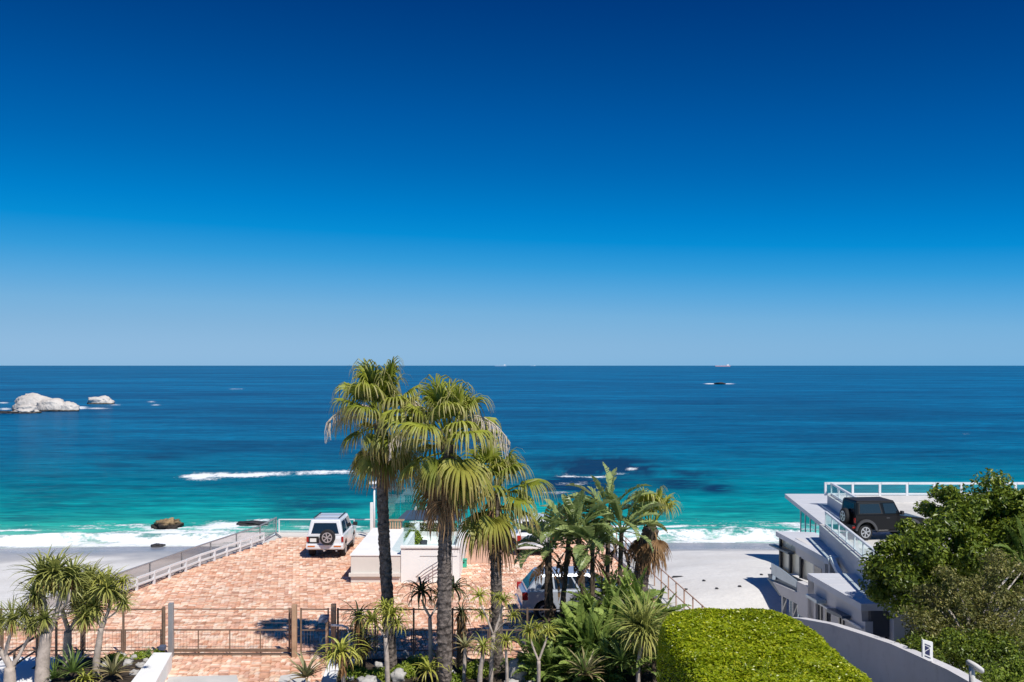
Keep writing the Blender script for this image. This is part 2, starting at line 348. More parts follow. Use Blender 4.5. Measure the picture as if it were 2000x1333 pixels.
# water body plus a weak mirror of the sky (the photograph was taken through a polariser)
b.inputs['Specular IOR Level'].default_value = 0.0
gl = t.nodes.new('ShaderNodeBsdfGlossy'); gl.inputs['Roughness'].default_value = .12; lw = t.nodes.new('ShaderNodeLayerWeight'); lw.inputs[0].default_value = .5
bn_ = [n for n in t.nodes if n.bl_idname == 'ShaderNodeBump'][0]; t.links.new(bn_.outputs[0], gl.inputs['Normal'])
mf = math_n(t, 'MULTIPLY', math_n(t, 'POWER', lw.outputs['Facing'], 3.0), .17); mf = math_n(t, 'MULTIPLY', mf, math_n(t, 'SUBTRACT', 1.0, fr.outputs[0]))
mxs = t.nodes.new('ShaderNodeMixShader'); t.links.new(mf, mxs.inputs[0]); t.links.new(b.outputs[0], mxs.inputs[1]); t.links.new(gl.outputs[0], mxs.inputs[2]); t.links.new(mxs.outputs[0], t.nodes['Material Output'].inputs[0])
me.materials.append(m); struct('sea', me)

def ground_z(x, Y):
    z = (shore(x)-Y)*(.055+.075*sm(2, 8, x)*sm(82, 66, Y)+.012*sm(0, -8, x)*sm(80, 62, Y))
    if z > 3.9: z = 3.9+.7*(1-math.exp(-(z-3.9)/.7))
    if Y > 80: z = (shore(x)-Y)*.035-.0
    z += .10*fbm(x*.13, Y*.13, 3, 3)*sm(82, 74, Y) if Y < 82 else 0
    z += .45*sm(5, 12, x)*sm(42, 45, Y)*sm(78, 60, Y)
    hill = sm(36, 29, Y) if x < 8 else sm(33, 29, Y)
    z = z*(1-hill)+(TZ-.35)*hill
    return z
gx = np.arange(-75, 76, 1.0); gy = np.arange(2, 98, .75)
vs = [(x, Y, ground_z(x, Y)) for Y in gy for x in gx]; n = len(gx)
fs = [(j*n+i, j*n+i+1, (j+1)*n+i+1, (j+1)*n+i) for j in range(len(gy)-1) for i in range(n-1)]
me = bpy.data.meshes.new('beach'); me.from_pydata(vs, [], fs); me.shade_smooth()
m, t, b = new_mat('sand'); tc = t.nodes.new('ShaderNodeTexCoord'); sp = t.nodes.new('ShaderNodeSeparateXYZ'); t.links.new(tc.outputs['Object'], sp.inputs[0])
n1 = noise_node(t, .25, 6); n2 = noise_node(t, 6, 6)
dry = ramp(t, n1.outputs[0], [(.3, (.60, .58, .555)), (.7, (.70, .685, .665))]); fine = ramp(t, n2.outputs[0], [(.3, (.93, .93, .93)), (.7, (1.05, 1.05, 1.05))])
c = mix(t, 1.0, dry.outputs[0], fine.outputs[0], 'MULTIPLY')
zw = math_n(t, 'ADD', sp.outputs[2], math_n(t, 'MULTIPLY', math_n(t, 'SUBTRACT', n1.outputs[0], .5), .5))
wet = ramp(t, zw, [(.12, (1., 1., 1.)), (.55, (.0, .0, .0))])
c = mix(t, wet.outputs[0], c, (.27, .275, .30))
# damp tide line of weed scraps
t.links.new(c, b.inputs['Base Color'])
t.links.new(math_n(t, 'SUBTRACT', .9, math_n(t, 'MULTIPLY', wet.outputs[0], .65)), b.inputs['Roughness']); b.inputs['Specular IOR Level'].default_value = .3
n3 = noise_node(t, 1.6, 8); add_bump(t, b, n3.outputs[0], .5, .12)
me.materials.append(m); struct('beach', me)
# seabed out to the horizon under the sea sheet
me = MB().add([(-60000, 97, -3), (60000, 97, -3), (60000, 62000, -3), (-60000, 62000, -3)], [(0, 1, 2, 3)]).mesh('seabed', m); struct('seabed', me)

# ------------------------------------------------------------------ rocks
def rock_mesh(rx, ry, rz, seed, sub=4, rough=.25, flat=0.15, name='rock', m=None, freq=1.1):
    bm = bmesh.new(); bmesh.ops.create_icosphere(bm, subdivisions=sub, radius=1)
    for v in bm.verts:
        p = v.co.copy(); n = fbm(p.x*freq+seed, p.y*freq, p.z*freq, 4)
        q = Vector([math.copysign(abs(a)**.8, a) for a in p])
        q *= 1+rough*n; q += p*.06*mnoise.noise(p*5+Vector((seed, 0, 0)))
        v.co = (q.x*rx, q.y*ry, q.z*rz)
    me = bpy.data.meshes.new(name); bm.to_mesh(me); bm.free(); me.shade_smooth(); me.materials.append(m); return me
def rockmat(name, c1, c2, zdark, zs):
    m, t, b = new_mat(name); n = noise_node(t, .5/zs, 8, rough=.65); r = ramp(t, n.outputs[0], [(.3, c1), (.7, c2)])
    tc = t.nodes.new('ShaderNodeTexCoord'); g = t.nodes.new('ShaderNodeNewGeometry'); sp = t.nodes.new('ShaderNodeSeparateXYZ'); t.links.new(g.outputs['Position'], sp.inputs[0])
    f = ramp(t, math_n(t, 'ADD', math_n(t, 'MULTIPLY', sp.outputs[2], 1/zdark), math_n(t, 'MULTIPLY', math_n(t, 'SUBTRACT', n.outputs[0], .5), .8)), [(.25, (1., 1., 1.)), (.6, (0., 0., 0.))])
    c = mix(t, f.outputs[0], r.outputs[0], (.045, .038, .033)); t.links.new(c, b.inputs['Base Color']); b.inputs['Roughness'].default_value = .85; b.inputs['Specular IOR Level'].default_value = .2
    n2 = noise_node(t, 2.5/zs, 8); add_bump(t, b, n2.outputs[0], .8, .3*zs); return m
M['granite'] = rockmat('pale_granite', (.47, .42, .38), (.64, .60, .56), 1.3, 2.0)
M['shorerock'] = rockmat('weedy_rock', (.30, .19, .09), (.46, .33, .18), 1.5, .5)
M['darkrock'] = mat('dark_weed_rock', (.035, .033, .034), .6, var=.4, vscale=2, bump=.6, bscale=6)
def rock(px, py, w, h, dep, seed, m, label, cat='rock', group=None, rough=.22, name='boulder', rot=0, base=None, freq=1.1):
    c = G(px, py, 0); k = c.y/F
    o = link(name, rock_mesh(w*k/2, dep, h*k*.72, seed, 4, rough, name=name, m=m, freq=freq)); o.location = (c.x, c.y+dep*.6, h*k*.28 if base is None else base); o.rotation_euler = (0, rot, U(-.2, .2)); return tag(o, label, cat, group)
BG = 'granite boulders standing in the sea'
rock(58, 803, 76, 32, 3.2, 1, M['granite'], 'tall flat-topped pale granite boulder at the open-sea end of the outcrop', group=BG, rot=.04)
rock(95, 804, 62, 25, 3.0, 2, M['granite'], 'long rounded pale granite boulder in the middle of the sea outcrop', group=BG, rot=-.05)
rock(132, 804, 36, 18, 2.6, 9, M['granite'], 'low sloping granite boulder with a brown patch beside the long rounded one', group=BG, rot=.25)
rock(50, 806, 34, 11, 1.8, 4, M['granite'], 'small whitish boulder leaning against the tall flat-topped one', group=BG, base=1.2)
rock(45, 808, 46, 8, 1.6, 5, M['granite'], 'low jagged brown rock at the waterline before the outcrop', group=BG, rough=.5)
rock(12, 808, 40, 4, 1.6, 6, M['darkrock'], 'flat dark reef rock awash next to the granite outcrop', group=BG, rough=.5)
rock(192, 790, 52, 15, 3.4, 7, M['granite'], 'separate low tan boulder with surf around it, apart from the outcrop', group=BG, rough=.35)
rock(322, 1033, 46, 16, 1.0, 11, M['shorerock'], 'golden-topped rock with dark weed in the breaking waves', rough=.5, group='rocks in the surf', freq=1.8)
rock(329, 1053, 18, 9, .45, 12, M['darkrock'], 'small dark round rock in the white foam below the golden-topped rock', rough=.3, group='rocks in the surf')
rock(305, 1069, 22, 5, .5, 13, M['darkrock'], 'thin flat dark rock lying on the wet sand', rough=.4, group='rocks in the surf')
rock(490, 1026, 54, 6, .8, 14, M['darkrock'], 'long low dark reef rock in the surf behind the glass balustrade', rough=.5, group='rocks in the surf')
rock(1406, 751, 18, 3.5, 3, 15, M['darkrock'], 'distant dark rock breaking the waves far offshore', rough=.5, group='rocks far offshore')
# driftweed on the sand
for i, (px, py, w, lab) in enumerate([(1322, 1128, 20, 'dark strand of driftwood lying on the pale sand'), (1375, 1135, 7, 'small dark weed scrap on the sand past the driftwood'), (1487, 1124, 7, 'weed scrap on the sand close to the white house'), (1340, 1152, 9, 'weed scrap along the damp tide line near the railing'),
        (1400, 1150, 7, 'weed scrap halfway along the damp tide line'), (1445, 1146, 8, 'weed scrap on the tide line towards the house'), (40, 1140, 8, 'weed scrap on the sand beside the tree aloes')]):
    z = 1.2
    for _ in range(6):
        c = G(px, py, z); z = ground_z(c.x, c.y)
    k = c.y/F; o = link('driftwood' if i == 0 else 'seaweed', rock_mesh(w*k*(.5 if i == 0 else .36), .10, .022, 30+i, 3, .7, name='weed', m=M['darkrock'], freq=2)); o.location = (c.x, c.y, z+.02); tag(o, lab, 'driftwood' if i == 0 else 'seaweed', 'scraps on the sand')

# ------------------------------------------------------------------ terrace
TL = [G(550, 1048, TZ), G(265, 1143, TZ)]; dl = (TL[1]-TL[0]).normalized()
tl_far, tl_near = TL[0], TL[0]+dl*25
tr_far, tr_near = Vector((4.25, 47.1, TZ)), Vector((6.25, 22, TZ))
far_l, far_r = Vector((tl_far.x-.55, 48.2, TZ)), Vector((4.2, 48.2, TZ))
poly = [(far_l.x, far_l.y, TZ-.09), (far_r.x, far_r.y, TZ-.09), (tr_near.x, tr_near.y, TZ-.09), (tl_near.x, tl_near.y, TZ-.09)]
terrace = struct('terrace', MB().prism([Vector(p) for p in poly], (0, 0, -6.2)).mesh('terrace', M['concrete']))
# pale concrete strip along the seaward edge
struct('terrace_kerb', MB().prism([Vector((far_l.x, 48.2, TZ-.088)), Vector((far_r.x, 48.2, TZ-.088)), Vector((4.3, 46.9, TZ-.088)), Vector((tl_far.x+.05, 46.9, TZ-.088))], (0, 0, .13)).mesh('terrace_kerb', M['cream']))
PAL = [(.82, .57, .41), (.79, .51, .36), (.74, .43, .29), (.64, .34, .22), (.86, .66, .51), (.82, .57, .43), (.77, .47, .34), (.55, .32, .23), (.88, .70, .57), (.70, .44, .33)]
def pv_mat(obj):
    m, t, b = new_mat('paver' if obj else 'paver_field')
    if obj: oi = t.nodes.new('ShaderNodeObjectInfo'); c = oi.outputs['Color']
    else: a = t.nodes.new('ShaderNodeAttribute'); a.attribute_name = 'col'; c = a.outputs['Color']
    g = t.nodes.new('ShaderNodeNewGeometry'); n = noise_node(t, 7, 6, vec=g.outputs['Position']); r = ramp(t, n.outputs[0], [(.25, (.72, .68, .66)), (.72, (1.22, 1.2, 1.18))])
    n2 = noise_node(t, .45, 4, vec=g.outputs['Position']); r2 = ramp(t, n2.outputs[0], [(.3, (.9, .88, .87)), (.7, (1.08, 1.08, 1.08))])
    c = mix(t, 1.0, c, r.outputs[0], 'MULTIPLY'); c = mix(t, 1.0, c, r2.outputs[0], 'MULTIPLY')
    t.links.new(c, b.inputs['Base Color']); b.inputs['Roughness'].default_value = .85; b.inputs['Specular IOR Level'].default_value = .2
    n3 = noise_node(t, 25, 5, vec=g.outputs['Position']); add_bump(t, b, n3.outputs[0], .4, .01); return m
pm1, pm2 = pv_mat(True), pv_mat(False)
BL, BW = .27, .135
def left_x(Y): return tl_far.x+(Y-tl_far.y)*dl.x/dl.y
def right_x(Y): return tr_far.x+(Y-tr_far.y)*(tr_near.x-tr_far.x)/(tr_near.y-tr_far.y)
pv = []
Y = 24.2; row = 0
while Y < 46.7:
    x = left_x(Y)+.12-(row % 2)*BW
    while x < right_x(Y)-BL:
        if x > left_x(Y)+.1:
            if random.random() < .5: pv += [(x+BL/2, Y+BW/2, 0), (x+BL/2, Y+BW*1.5, 0)]
            else: pv += [(x+BW/2, Y+BL/2, 1), (x+BW*1.5, Y+BL/2, 1)]
        x += BL
    Y += BL; row += 1
def pcol(x, Y):
    k = fbm(x*.9, Y*1.6, 0, 3); i = random.choice(range(10)); c = Vector(PAL[i])
    if k > .25 and random.random() < .5: c = Vector(PAL[random.choice((2, 3, 6, 9))])
    elif k < -.2 and random.random() < .5: c = Vector(PAL[random.choice((0, 4, 8))])
    return c*U(.9, 1.08)
cand = [(p[1], i) for i, p in enumerate(pv) if p[1] < 27.6 and -8.9 < p[0] < -4.6]
cand.sort(); near = set(i for _, i in cand[:300])
pmesh = []
for k in range(4):
    a, w = BL/2-.006, BW/2-.006; mb = MB(); z0 = -.088; j = [U(-.004, .004) for _ in range(8)]
    mb.add([(-a, -w, z0), (a, -w, z0), (a, w, z0), (-a, w, z0), (-a+.008+j[0], -w+.008, j[1]), (a-.008+j[2], -w+.008, j[3]), (a-.008+j[4], w-.008, j[5]), (-a+.008+j[6], w-.008, j[7])],
           [(4, 5, 6, 7), (0, 1, 5, 4), (1, 2, 6, 5), (2, 3, 7, 6), (3, 0, 4, 7)])
    pmesh.append(mb.mesh('paver', pm1))
fv, ff_, fc = [], [], []
for i, (x, Y, tw) in enumerate(pv):
    c = pcol(x, Y)
    if i in near:
        o = link('paver', pmesh[i % 4], terrace); o.location = (x, Y, TZ); o.rotation_euler = (0, 0, tw*math.pi/2); o.color = (c.x, c.y, c.z, 1)
    else:
        a, w = (BL/2-.006, BW/2-.006) if not tw else (BW/2-.006, BL/2-.006); bs = len(fv); h = [TZ+U(-.005, .005) for _ in range(4)]; z0 = TZ-.06
        fv += [(x-a, Y-w, z0), (x+a, Y-w, z0), (x+a, Y+w, z0), (x-a, Y+w, z0), (x-a+.008, Y-w+.008, h[0]), (x+a-.008, Y-w+.008, h[1]), (x+a-.008, Y+w-.008, h[2]), (x-a+.008, Y+w-.008, h[3])]
        ff_ += [tuple(bs+k for k in f) for f in ((4, 5, 6, 7), (0, 1, 5, 4), (1, 2, 6, 5), (2, 3, 7, 6), (3, 0, 4, 7))]
        fc += [c.x, c.y, c.z, 1]*8
me = bpy.data.meshes.new('paver_field'); me.from_pydata(fv, [], ff_); a = me.attributes.new('col', 'FLOAT_COLOR', 'POINT'); a.data.foreach_set('color', fc); me.materials.append(pm2)
o = link('paver_field', me, terrace); o['kind'] = 'stuff'
# asphalt patch at the foot of the drive
mb = MB().prism([G(330, 1322, TZ+.012), G(462, 1319, TZ+.012), G(470, 1345, TZ+.012), G(318, 1345, TZ+.012)], (0, 0, -.05)); struct('road', mb.mesh('road', M['concrete']))
mb = MB().prism([G(548, 1320, TZ+.014), G(590, 1314, TZ+.014), G(612, 1340, TZ+.014), G(540, 1340, TZ+.014)], (0, 0, -.05)); struct('pavement', mb.mesh('pavement', M['concrete']))

# ------------------------------------------------------------------ balustrade and guard rail on the left edge
def glass_fence(name, pts, h, zb, label, mm, gm_, group=None, rail=.045, post=.05, base_gap=.08):
    t_ = thing(name, label, 'balustrade', (pts[0][0], pts[0][1], zb), 0, group)
    for i, p in enumerate(pts):
        part('post', MB().box(p[0]-post/2, p[0]+post/2, p[1]-post/2, p[1]+post/2, zb, zb+h), mm, t_, True)
    for a, b_ in zip(pts[:-1], pts[1:]):
        a = Vector((a[0], a[1], zb)); b_ = Vector((b_[0], b_[1], zb)); dd = (b_-a).normalized()*post*.6
        part('top_rail', MB().bar(a+dd+Vector((0, 0, h-rail/2)), b_-dd+Vector((0, 0, h-rail/2)), rail*1.3, rail), mm, t_, True)
        part('bottom_rail', MB().bar(a+dd+Vector((0, 0, base_gap)), b_-dd+Vector((0, 0, base_gap)), rail*.8, rail*.8), mm, t_, True)
        n_ = Vector((dd.y, -dd.x, 0)).normalized()*.006
        part('glass_panel', MB().prism([a+dd-n_+Vector((0, 0, base_gap+.03)), b_-dd-n_+Vector((0, 0, base_gap+.03)), b_-dd-n_+Vector((0, 0, h-rail-.01)), a+dd-n_+Vector((0, 0, h-rail-.01))], n_*2), gm_, t_, True)
    return t_
GPX = [(301, 1141), (331, 1129), (363, 1117), (390, 1106), (419, 1096), (443, 1087), (469, 1078), (491, 1070), (515, 1061)]
gp = [G(x, y_, TZ) for x, y_ in GPX]
step = (gp[0]-gp[4])/4
while gp[0].y > 31: gp.insert(0, gp[0]+step)
nrm = Vector((dl.y, -dl.x, 0)); nrm = nrm if nrm.x < 0 else -nrm
tall = [p+nrm*.18 for p in gp[::-1][::2]]
tall = [Vector((far_l.x+.12, 47.9, TZ))]+tall
glass_fence('glass_balustrade', tall, .80, TZ, 'long smoked glass balustrade with grey posts beside the white guard rail', M['greymetal'], M['smokeglass'])
t_ = thing('guard_rail', 'low white double guard rail on posts along the paved terrace edge', 'guard rail', gp[-1])
for p in gp: part('post', MB().box(p.x-.04, p.x+.04, p.y-.05, p.y+.05, TZ-.05, TZ+.47), M['whitemetal'], t_, True)
for h_, w_ in ((.44, .085), (.2, .07)):
    for a, b_ in zip(gp[:-1], gp[1:]):
        e = (b_-a).normalized()*.052
        part('rail', MB().bar(a+e+Vector((0, 0, h_)), b_-e+Vector((0, 0, h_)), .06, w_), M['whitemetal'], t_, True)
# seaward balustrade
xs_ = [far_l.x+.12, -9.0, -7.0]
glass_fence('glass_balustrade', [(x, 47.95) for x in (far_l.x+.25, -9.2, -7.6, -6.05)], .66, TZ+.04, 'clear glass balustrade on the seaward edge behind the white off-roader', M['whitemetal'], M['glass'], 'seaward balustrades')
glass_fence('glass_balustrade', [(x, 47.95) for x in (-1.7, -.2, 1.3, 2.8, 4.05)], .66, TZ+.04, 'clear glass balustrade on the seaward edge behind the palm trunks', M['whitemetal'], M['glass'], 'seaward balustrades')
M['railbrown'] = mat('faded_brown_rail', (.42, .28, .21), .7, .0, var=.2, vscale=5)
# brown railing on the beach side
t_ = thing('railing', 'brown metal railing along the terrace edge above the sand', 'railing', tr_far)
e0, e1 = Vector((tr_far.x+.05, 46.6, TZ)), Vector((right_x(25.5)+.05, 25.5, TZ)); n_ = 20
for k in range(n_+1):
    p = e0.lerp(e1, k/n_); part('post', MB().box(p.x-.02, p.x+.02, p.y-.02, p.y+.02, TZ-.1, TZ+.95), M['railbrown'], t_, True)
for k in range(n_):
    a, b_ = e0.lerp(e1, k/n_), e0.lerp(e1, (k+1)/n_); q = (b_-a).normalized()*.022
    for h_ in (.93, .5): part('rail', MB().bar(a+q+Vector((0, 0, h_)), b_-q+Vector((0, 0, h_)), .028, .028), M['railbrown'], t_, True)
struct('terrace_kerb', MB().prism([e0+Vector((-.35, 0, -.085)), e0+Vector((.2, 0, -.085)), e1+Vector((.2, 0, -.085)), e1+Vector((-.35, 0, -.085))], (0, 0, .2)).mesh('terrace_kerb', M['concrete']))

# ------------------------------------------------------------------ fence and sliding gate
FY = (HC-TZ)*F/(1281-HY)
def fx(px): return (px-CX)/F*FY
def fz(py): return HC-(py-HY)/F*FY
def fence(xpx, label, z0=TZ-.1):
    t_ = thing('mesh_fence', label, 'fence', (fx(xpx[0]), FY, TZ), 0, 'brown steel fences beside the gate')
    for x in xpx: part('post', MB().box(fx(x)-.025, fx(x)+.025, FY-.025, FY+.025, z0, fz(1188)), M['rust'], t_, True)
    for a, b_ in zip(xpx[:-1], xpx[1:]):
        xa, xb = fx(a)+.027, fx(b_)-.027
        part('top_rail', MB().box(xa, xb, FY-.014, FY+.014, fz(1192), fz(1190)), M['rust'], t_, True)
        fr_ = MB()
        for z in (fz(1231), fz(1271)): fr_.box(xa+.045, xb-.045, FY-.014, FY+.014, z-.016, z+.016)
        for x in (xa+.03, xb-.03): fr_.box(x-.014, x+.014, FY-.014, FY+.014, fz(1272.5), fz(1229.5))
        p_ = part('panel_frame', fr_, M['rust'], t_, True)
        me_ = MB(); x = xa+.1
        while x < xb-.07: me_.box(x-.0025, x+.0025, FY-.003, FY+.003, fz(1270.5), fz(1232)); x += .1
        o = part('mesh_wires', me_, M['rust'], p_, True); o['kind'] = 'stuff'
fence([-90, 2, 78, 162, 241, 318], 'brown steel fence with framed mesh panels behind the tree aloes')
fence([660, 733, 808, 884, 957, 1030, 1105, 1180], 'brown steel fence with framed mesh panels behind the garden aloes and palms')
for px, w_, top, mm, lab in ((323, .07, 1183, 'rust', 'slim brown post paired with the gate post at the tree aloe end'), (337, .13, 1176, 'greymetal', 'stout grey gate post where the white planter wall ends'),
                      (577, .13, 1179, 'timber', 'stout tan post where the sliding gate closes'), (653, .13, 1178, 'timber', 'stout tan post behind the intercom box')):
    single('gate_post', MB().box(fx(px)-w_/2, fx(px)+w_/2, FY-.12-w_/2, FY-.12+w_/2, TZ-.1, fz(top)), M[mm], lab, 'post', 'gate posts', bevel=.012)
t_ = thing('sliding_gate', 'wide brown steel sliding gate with wires over mesh panels across the paved drive', 'gate', (fx(455), FY+.1, TZ))
gx0, gx1, gy_ = fx(329), fx(570), FY+.1
def gz(py): return HC-(py-HY)/F*gy_
part('top_wire', MB().box(gx0, gx1, gy_-.012, gy_+.012, gz(1191), gz(1189.3)), M['rust'], t_, True)
part('mid_rail', MB().box(gx0+.03, gx1-.03, gy_-.02, gy_+.02, gz(1232), gz(1229.5)), M['rust'], t_, True)
part('bottom_beam', MB().box(gx0, gx1, gy_-.04, gy_+.04, gz(1273), gz(1268)), M['rust'], t_, True)
part('track', MB().box(gx0, gx1+.1, gy_-.09, gy_+.05, TZ-.05, TZ+.035), M['rust'], t_, True)
for px in (330, 564, 569): part('stile', MB().box(fx(px)-.025, fx(px)+.025, gy_-.025, gy_+.025, TZ+.06, gz(1188)), M['rust'], t_, True)
for px in (385, 447, 507): part('upright', MB().box(fx(px)-.012, fx(px)+.012, gy_-.012, gy_+.012, TZ+.04, gz(1232.2)), M['rust'], t_, True)
for py in (1204, 1217): part('tension_wire', MB().box(gx0+.03, gx1-.08, gy_-.004, gy_+.004, gz(py)-.004, gz(py)+.004), M['rust'], t_, True)
me_ = MB(); x = gx0+.05
while x < gx1-.08: me_.box(x-.0015, x+.0015, gy_-.003, gy_+.003, gz(1268), gz(1232)); x += .085
o = part('mesh_wires', me_, M['rust'], t_, True); o['kind'] = 'stuff'
# pedestrian gate leaf between the two tan posts
t_ = thing('pedestrian_gate', 'narrow brown steel gate leaf between the two tan posts', 'gate', (fx(615), FY, TZ))
for px in (588, 641): part('stile', MB().box(fx(px)-.02, fx(px)+.02, FY-.02, FY+.02, TZ+.03, fz(1188)), M['rust'], t_, True)
for py in (1190.5, 1231, 1275): part('rail', MB().box(fx(588)+.022, fx(641)-.022, FY-.015, FY+.015, fz(py)-.015, fz(py)+.015), M['rust'], t_, True)
me_ = MB(); x = fx(588)+.09
while x < fx(641)-.05: me_.box(x-.0025, x+.0025, FY-.003, FY+.003, fz(1274), fz(1232)); x += .085
o = part('mesh_wires', me_, M['rust'], t_, True); o['kind'] = 'stuff'
# intercom and pipe
t_ = thing('intercom_box', 'blue-grey intercom box on a tan stalk next to the pedestrian gate', 'intercom', (fx(641), FY-.35, TZ))
part('stalk', MB().box(fx(643)-.03, fx(643)+.03, FY-.4, FY-.34, TZ-.05, fz(1208)), M['timber'], t_, True)
c = Vector((fx(637), FY-.37, fz(1203))); part('box', MB().prism([c+Vector((-.13, -.12, -.07)), c+Vector((.12, -.12, -.07)), c+Vector((.14, .1, .02)), c+Vector((-.10, .1, .02))], (0, 0, .09)), M['boxblue'], t_, True, bevel=.01)
single('pipe', MB().tube([Vector((fx(650), FY-.3, fz(1216))), Vector((fx(672), FY-.3, fz(1217))), Vector((fx(682), FY-.3, fz(1221))), Vector((fx(686), FY-.3, fz(1232))), Vector((fx(687), FY-.3, TZ-.05))], .035, 8), M['whitemetal'], 'white pipe elbow bending to the ground beside the tan post', 'pipe', smooth=True)
m_ = MB().box(fx(327)-.08, fx(327)+.08, FY-.5, FY-.3, TZ+.28, fz(1253)); single('gate_motor', m_, M['boxblue'], 'small blue-grey gate motor box beside the grey gate post', 'gate motor', bevel=.02)
# ------------------------------------------------------------------ vehicles (x forward, y left, z up, origin on the ground at mid wheelbase)
def arc(cx, cz, r, zb, n=9):
    h = math.acos(min(1, max(-1, (zb-cz)/r)))
    return [(cx-r*math.sin(h-2*h*k/(n-1)), cz+r*math.cos(h-2*h*k/(n-1))) for k in range(n)]
def wheel(root, x, y, r, w, name='wheel', spokes=6, axis='y', z=None, rimc='alloy'):
    z = r if z is None else z; c = (x, y, z)
    o = part(name, MB().lathe([(r*.62, -w/2), (r*.93, -w/2), (r, -w*.3), (r, w*.3), (r*.93, w/2), (r*.62, w/2)], 28, axis, c), M['tyre'], root, smooth=False)
    s = (1 if y >= 0 else -1) if axis == 'y' else -1
    rm = MB().lathe([(r*.64, -w*.42), (r*.64, w*.42)], 28, axis, c)
    part('wheel_well', rm, M['blacktrim'], o)
    rm = MB(); off = s*w*.54
    def pt(a, rr, dd):
        u, v = rr*math.cos(a), rr*math.sin(a)
        return Vector((x+u, y+dd, z+v)) if axis == 'y' else Vector((x+dd, y+u, z+v))
    for k in range(spokes):
        a = 2*math.pi*k/spokes+.3; dw = .62*math.pi/spokes
        rm.prism([pt(a-dw, r*.16, off*.93), pt(a+dw, r*.16, off*.93), pt(a+dw*.55, r*.6, off*.93), pt(a-dw*.55, r*.6, off*.93)], pt(0, 0, off*1.04)-pt(0, 0, off*.93))
    N = 24
    for k in range(N):
        a, b_ = 2*math.pi*k/N, 2*math.pi*(k+1)/N
        rm.prism([pt(a, r*.55, off*.92), pt(b_, r*.55, off*.92), pt(b_, r*.66, off*.92), pt(a, r*.66, off*.92)], pt(0, 0, off*1.05)-pt(0, 0, off*.92))
    hb = [pt(2*math.pi*k/12, r*.17, off*.9) for k in range(12)]; rm.prism(hb, pt(0, 0, off*1.08)-pt(0, 0, off*.9))
    part('rim', rm, M[rimc], o)
    return o
class Car:
    def __init__(s, name, label, loc, rot, paint, group='vehicles parked by the sea'):
        s.r = thing(name, label, 'car', loc, rot, group); s.p = paint
    def body(s, prof_top, x0, x1, w, zb, wheels, wr, arch, wheel_w=.24, ztaper=.0):
        pts = [(x0, zb)]
        for wx in wheels: pts += arc(wx, wr, arch, zb)
        pts += [(x1, zb)]; poly = pts+prof_top           # bottom rear->front, then top front->rear
        mb = MB().prism([Vector((a, -w/2, b_)) for a, b_ in poly], (0, w, 0))
        part('body', mb, s.p, s.r, bevel=.035, smooth=False)
        part('underbody', MB().box(x0+.12, x1-.12, -w/2+.28, w/2-.28, zb-.02, zb+.38), M['blacktrim'], s.r)
        for wx in wheels:
            part('wheel_arch', MB().box(wx-arch-.02, wx+arch+.02, -w/2+.25, w/2-.25, zb+.1, wr+arch+.01), M['blacktrim'], s.r)
            for sy in (-1, 1): wheel(s.r, wx, sy*(w/2-wheel_w/2-.02), wr, wheel_w)
        s.w = w
    def cabin(s, xb0, xb1, zb, xr0, xr1, zr, wb, wr_, bevel=.05, m=None):
        B = [Vector((xb0, -wb/2, zb)), Vector((xb1, -wb/2, zb)), Vector((xb1, wb/2, zb)), Vector((xb0, wb/2, zb))]
        T = [Vector((xr0, -wr_/2, zr)), Vector((xr1, -wr_/2, zr)), Vector((xr1, wr_/2, zr)), Vector((xr0, wr_/2, zr))]
        mb = MB().add(B+T, [(3, 2, 1, 0), (4, 5, 6, 7), (0, 1, 5, 4), (1, 2, 6, 5), (2, 3, 7, 6), (3, 0, 4, 7)])
        s.cab = part('cabin', mb, m or s.p, s.r, bevel=bevel); s.B, s.T = B, T
    def face(s, side):
        B, T = s.B, s.T
        return {'R': (B[0], B[1], T[1], T[0]), 'L': (B[3], B[2], T[2], T[3]), 'F': (B[1], B[2], T[2], T[1]), 'B': (B[3], B[0], T[0], T[3])}[side]
    def pt(s, side, u, v):
        a, b_, c, d_ = s.face(side); return a.lerp(b_, u).lerp(d_.lerp(c, u), v)
    def panel(s, name, side, quad, m, th=.012, parent=None, inset=-.004):
        a, b_, c, d_ = s.face(side); n = (b_-a).cross(d_-a).normalized()
        cen = sum(s.B+s.T, Vector())/8
        if n.dot(a-cen) < 0: n = -n
        return part(name, MB().prism([s.pt(side, u, v)+n*inset for u, v in quad], n*(th-inset)), m, parent or s.r)
    def box(s, name, x0, x1, y0, y1, z0, z1, m, bevel=0, parent=None):
        return part(name, MB().box(x0, x1, y0, y1, z0, z1), m, parent or s.r, bevel=bevel)
def rect(u0, u1, v0, v1): return [(u0, v0), (u1, v0), (u1, v1), (u0, v1)]

# white off-roader with a spare wheel on its tailgate, seen from behind
g0 = G(648, 1092, TZ); SC = 1.0
c1 = Car('offroad_car', 'white off-roader with a spare wheel on its tailgate parked on the pavers', (g0.x-.30, g0.y+1.8, TZ), R(90), M['carwhite'])
c1.body([(2.02, .62), (2.0, .98), (.95, 1.10), (-1.95, 1.10), (-2.0, .95)], -2.0, 2.02, 1.76, .42, (-1.2, 1.25), .37, .46, .25)
c1.cabin(-1.97, 1.0, 1.06, -1.82, .38, 1.83, 1.70, 1.40, .07)
c1.panel('rear_window', 'B', [(.1, .16), (.9, .16), (.86, .80), (.14, .80)], M['carglass'])
c1.panel('windscreen', 'F', rect(.08, .92, .1, .9), M['carglass'])
for sd in 'LR':
    c1.panel('window', sd, [(.07, .15), (.43, .15), (.45, .84), (.10, .84)], M['carglass']); c1.panel('window', sd, [(.48, .15), (.90, .15), (.90, .84), (.5, .84)], M['carglass'])
spare = wheel(c1.r, -2.17, -.16, .37, .24, 'spare_wheel', 6, 'x', 1.05)
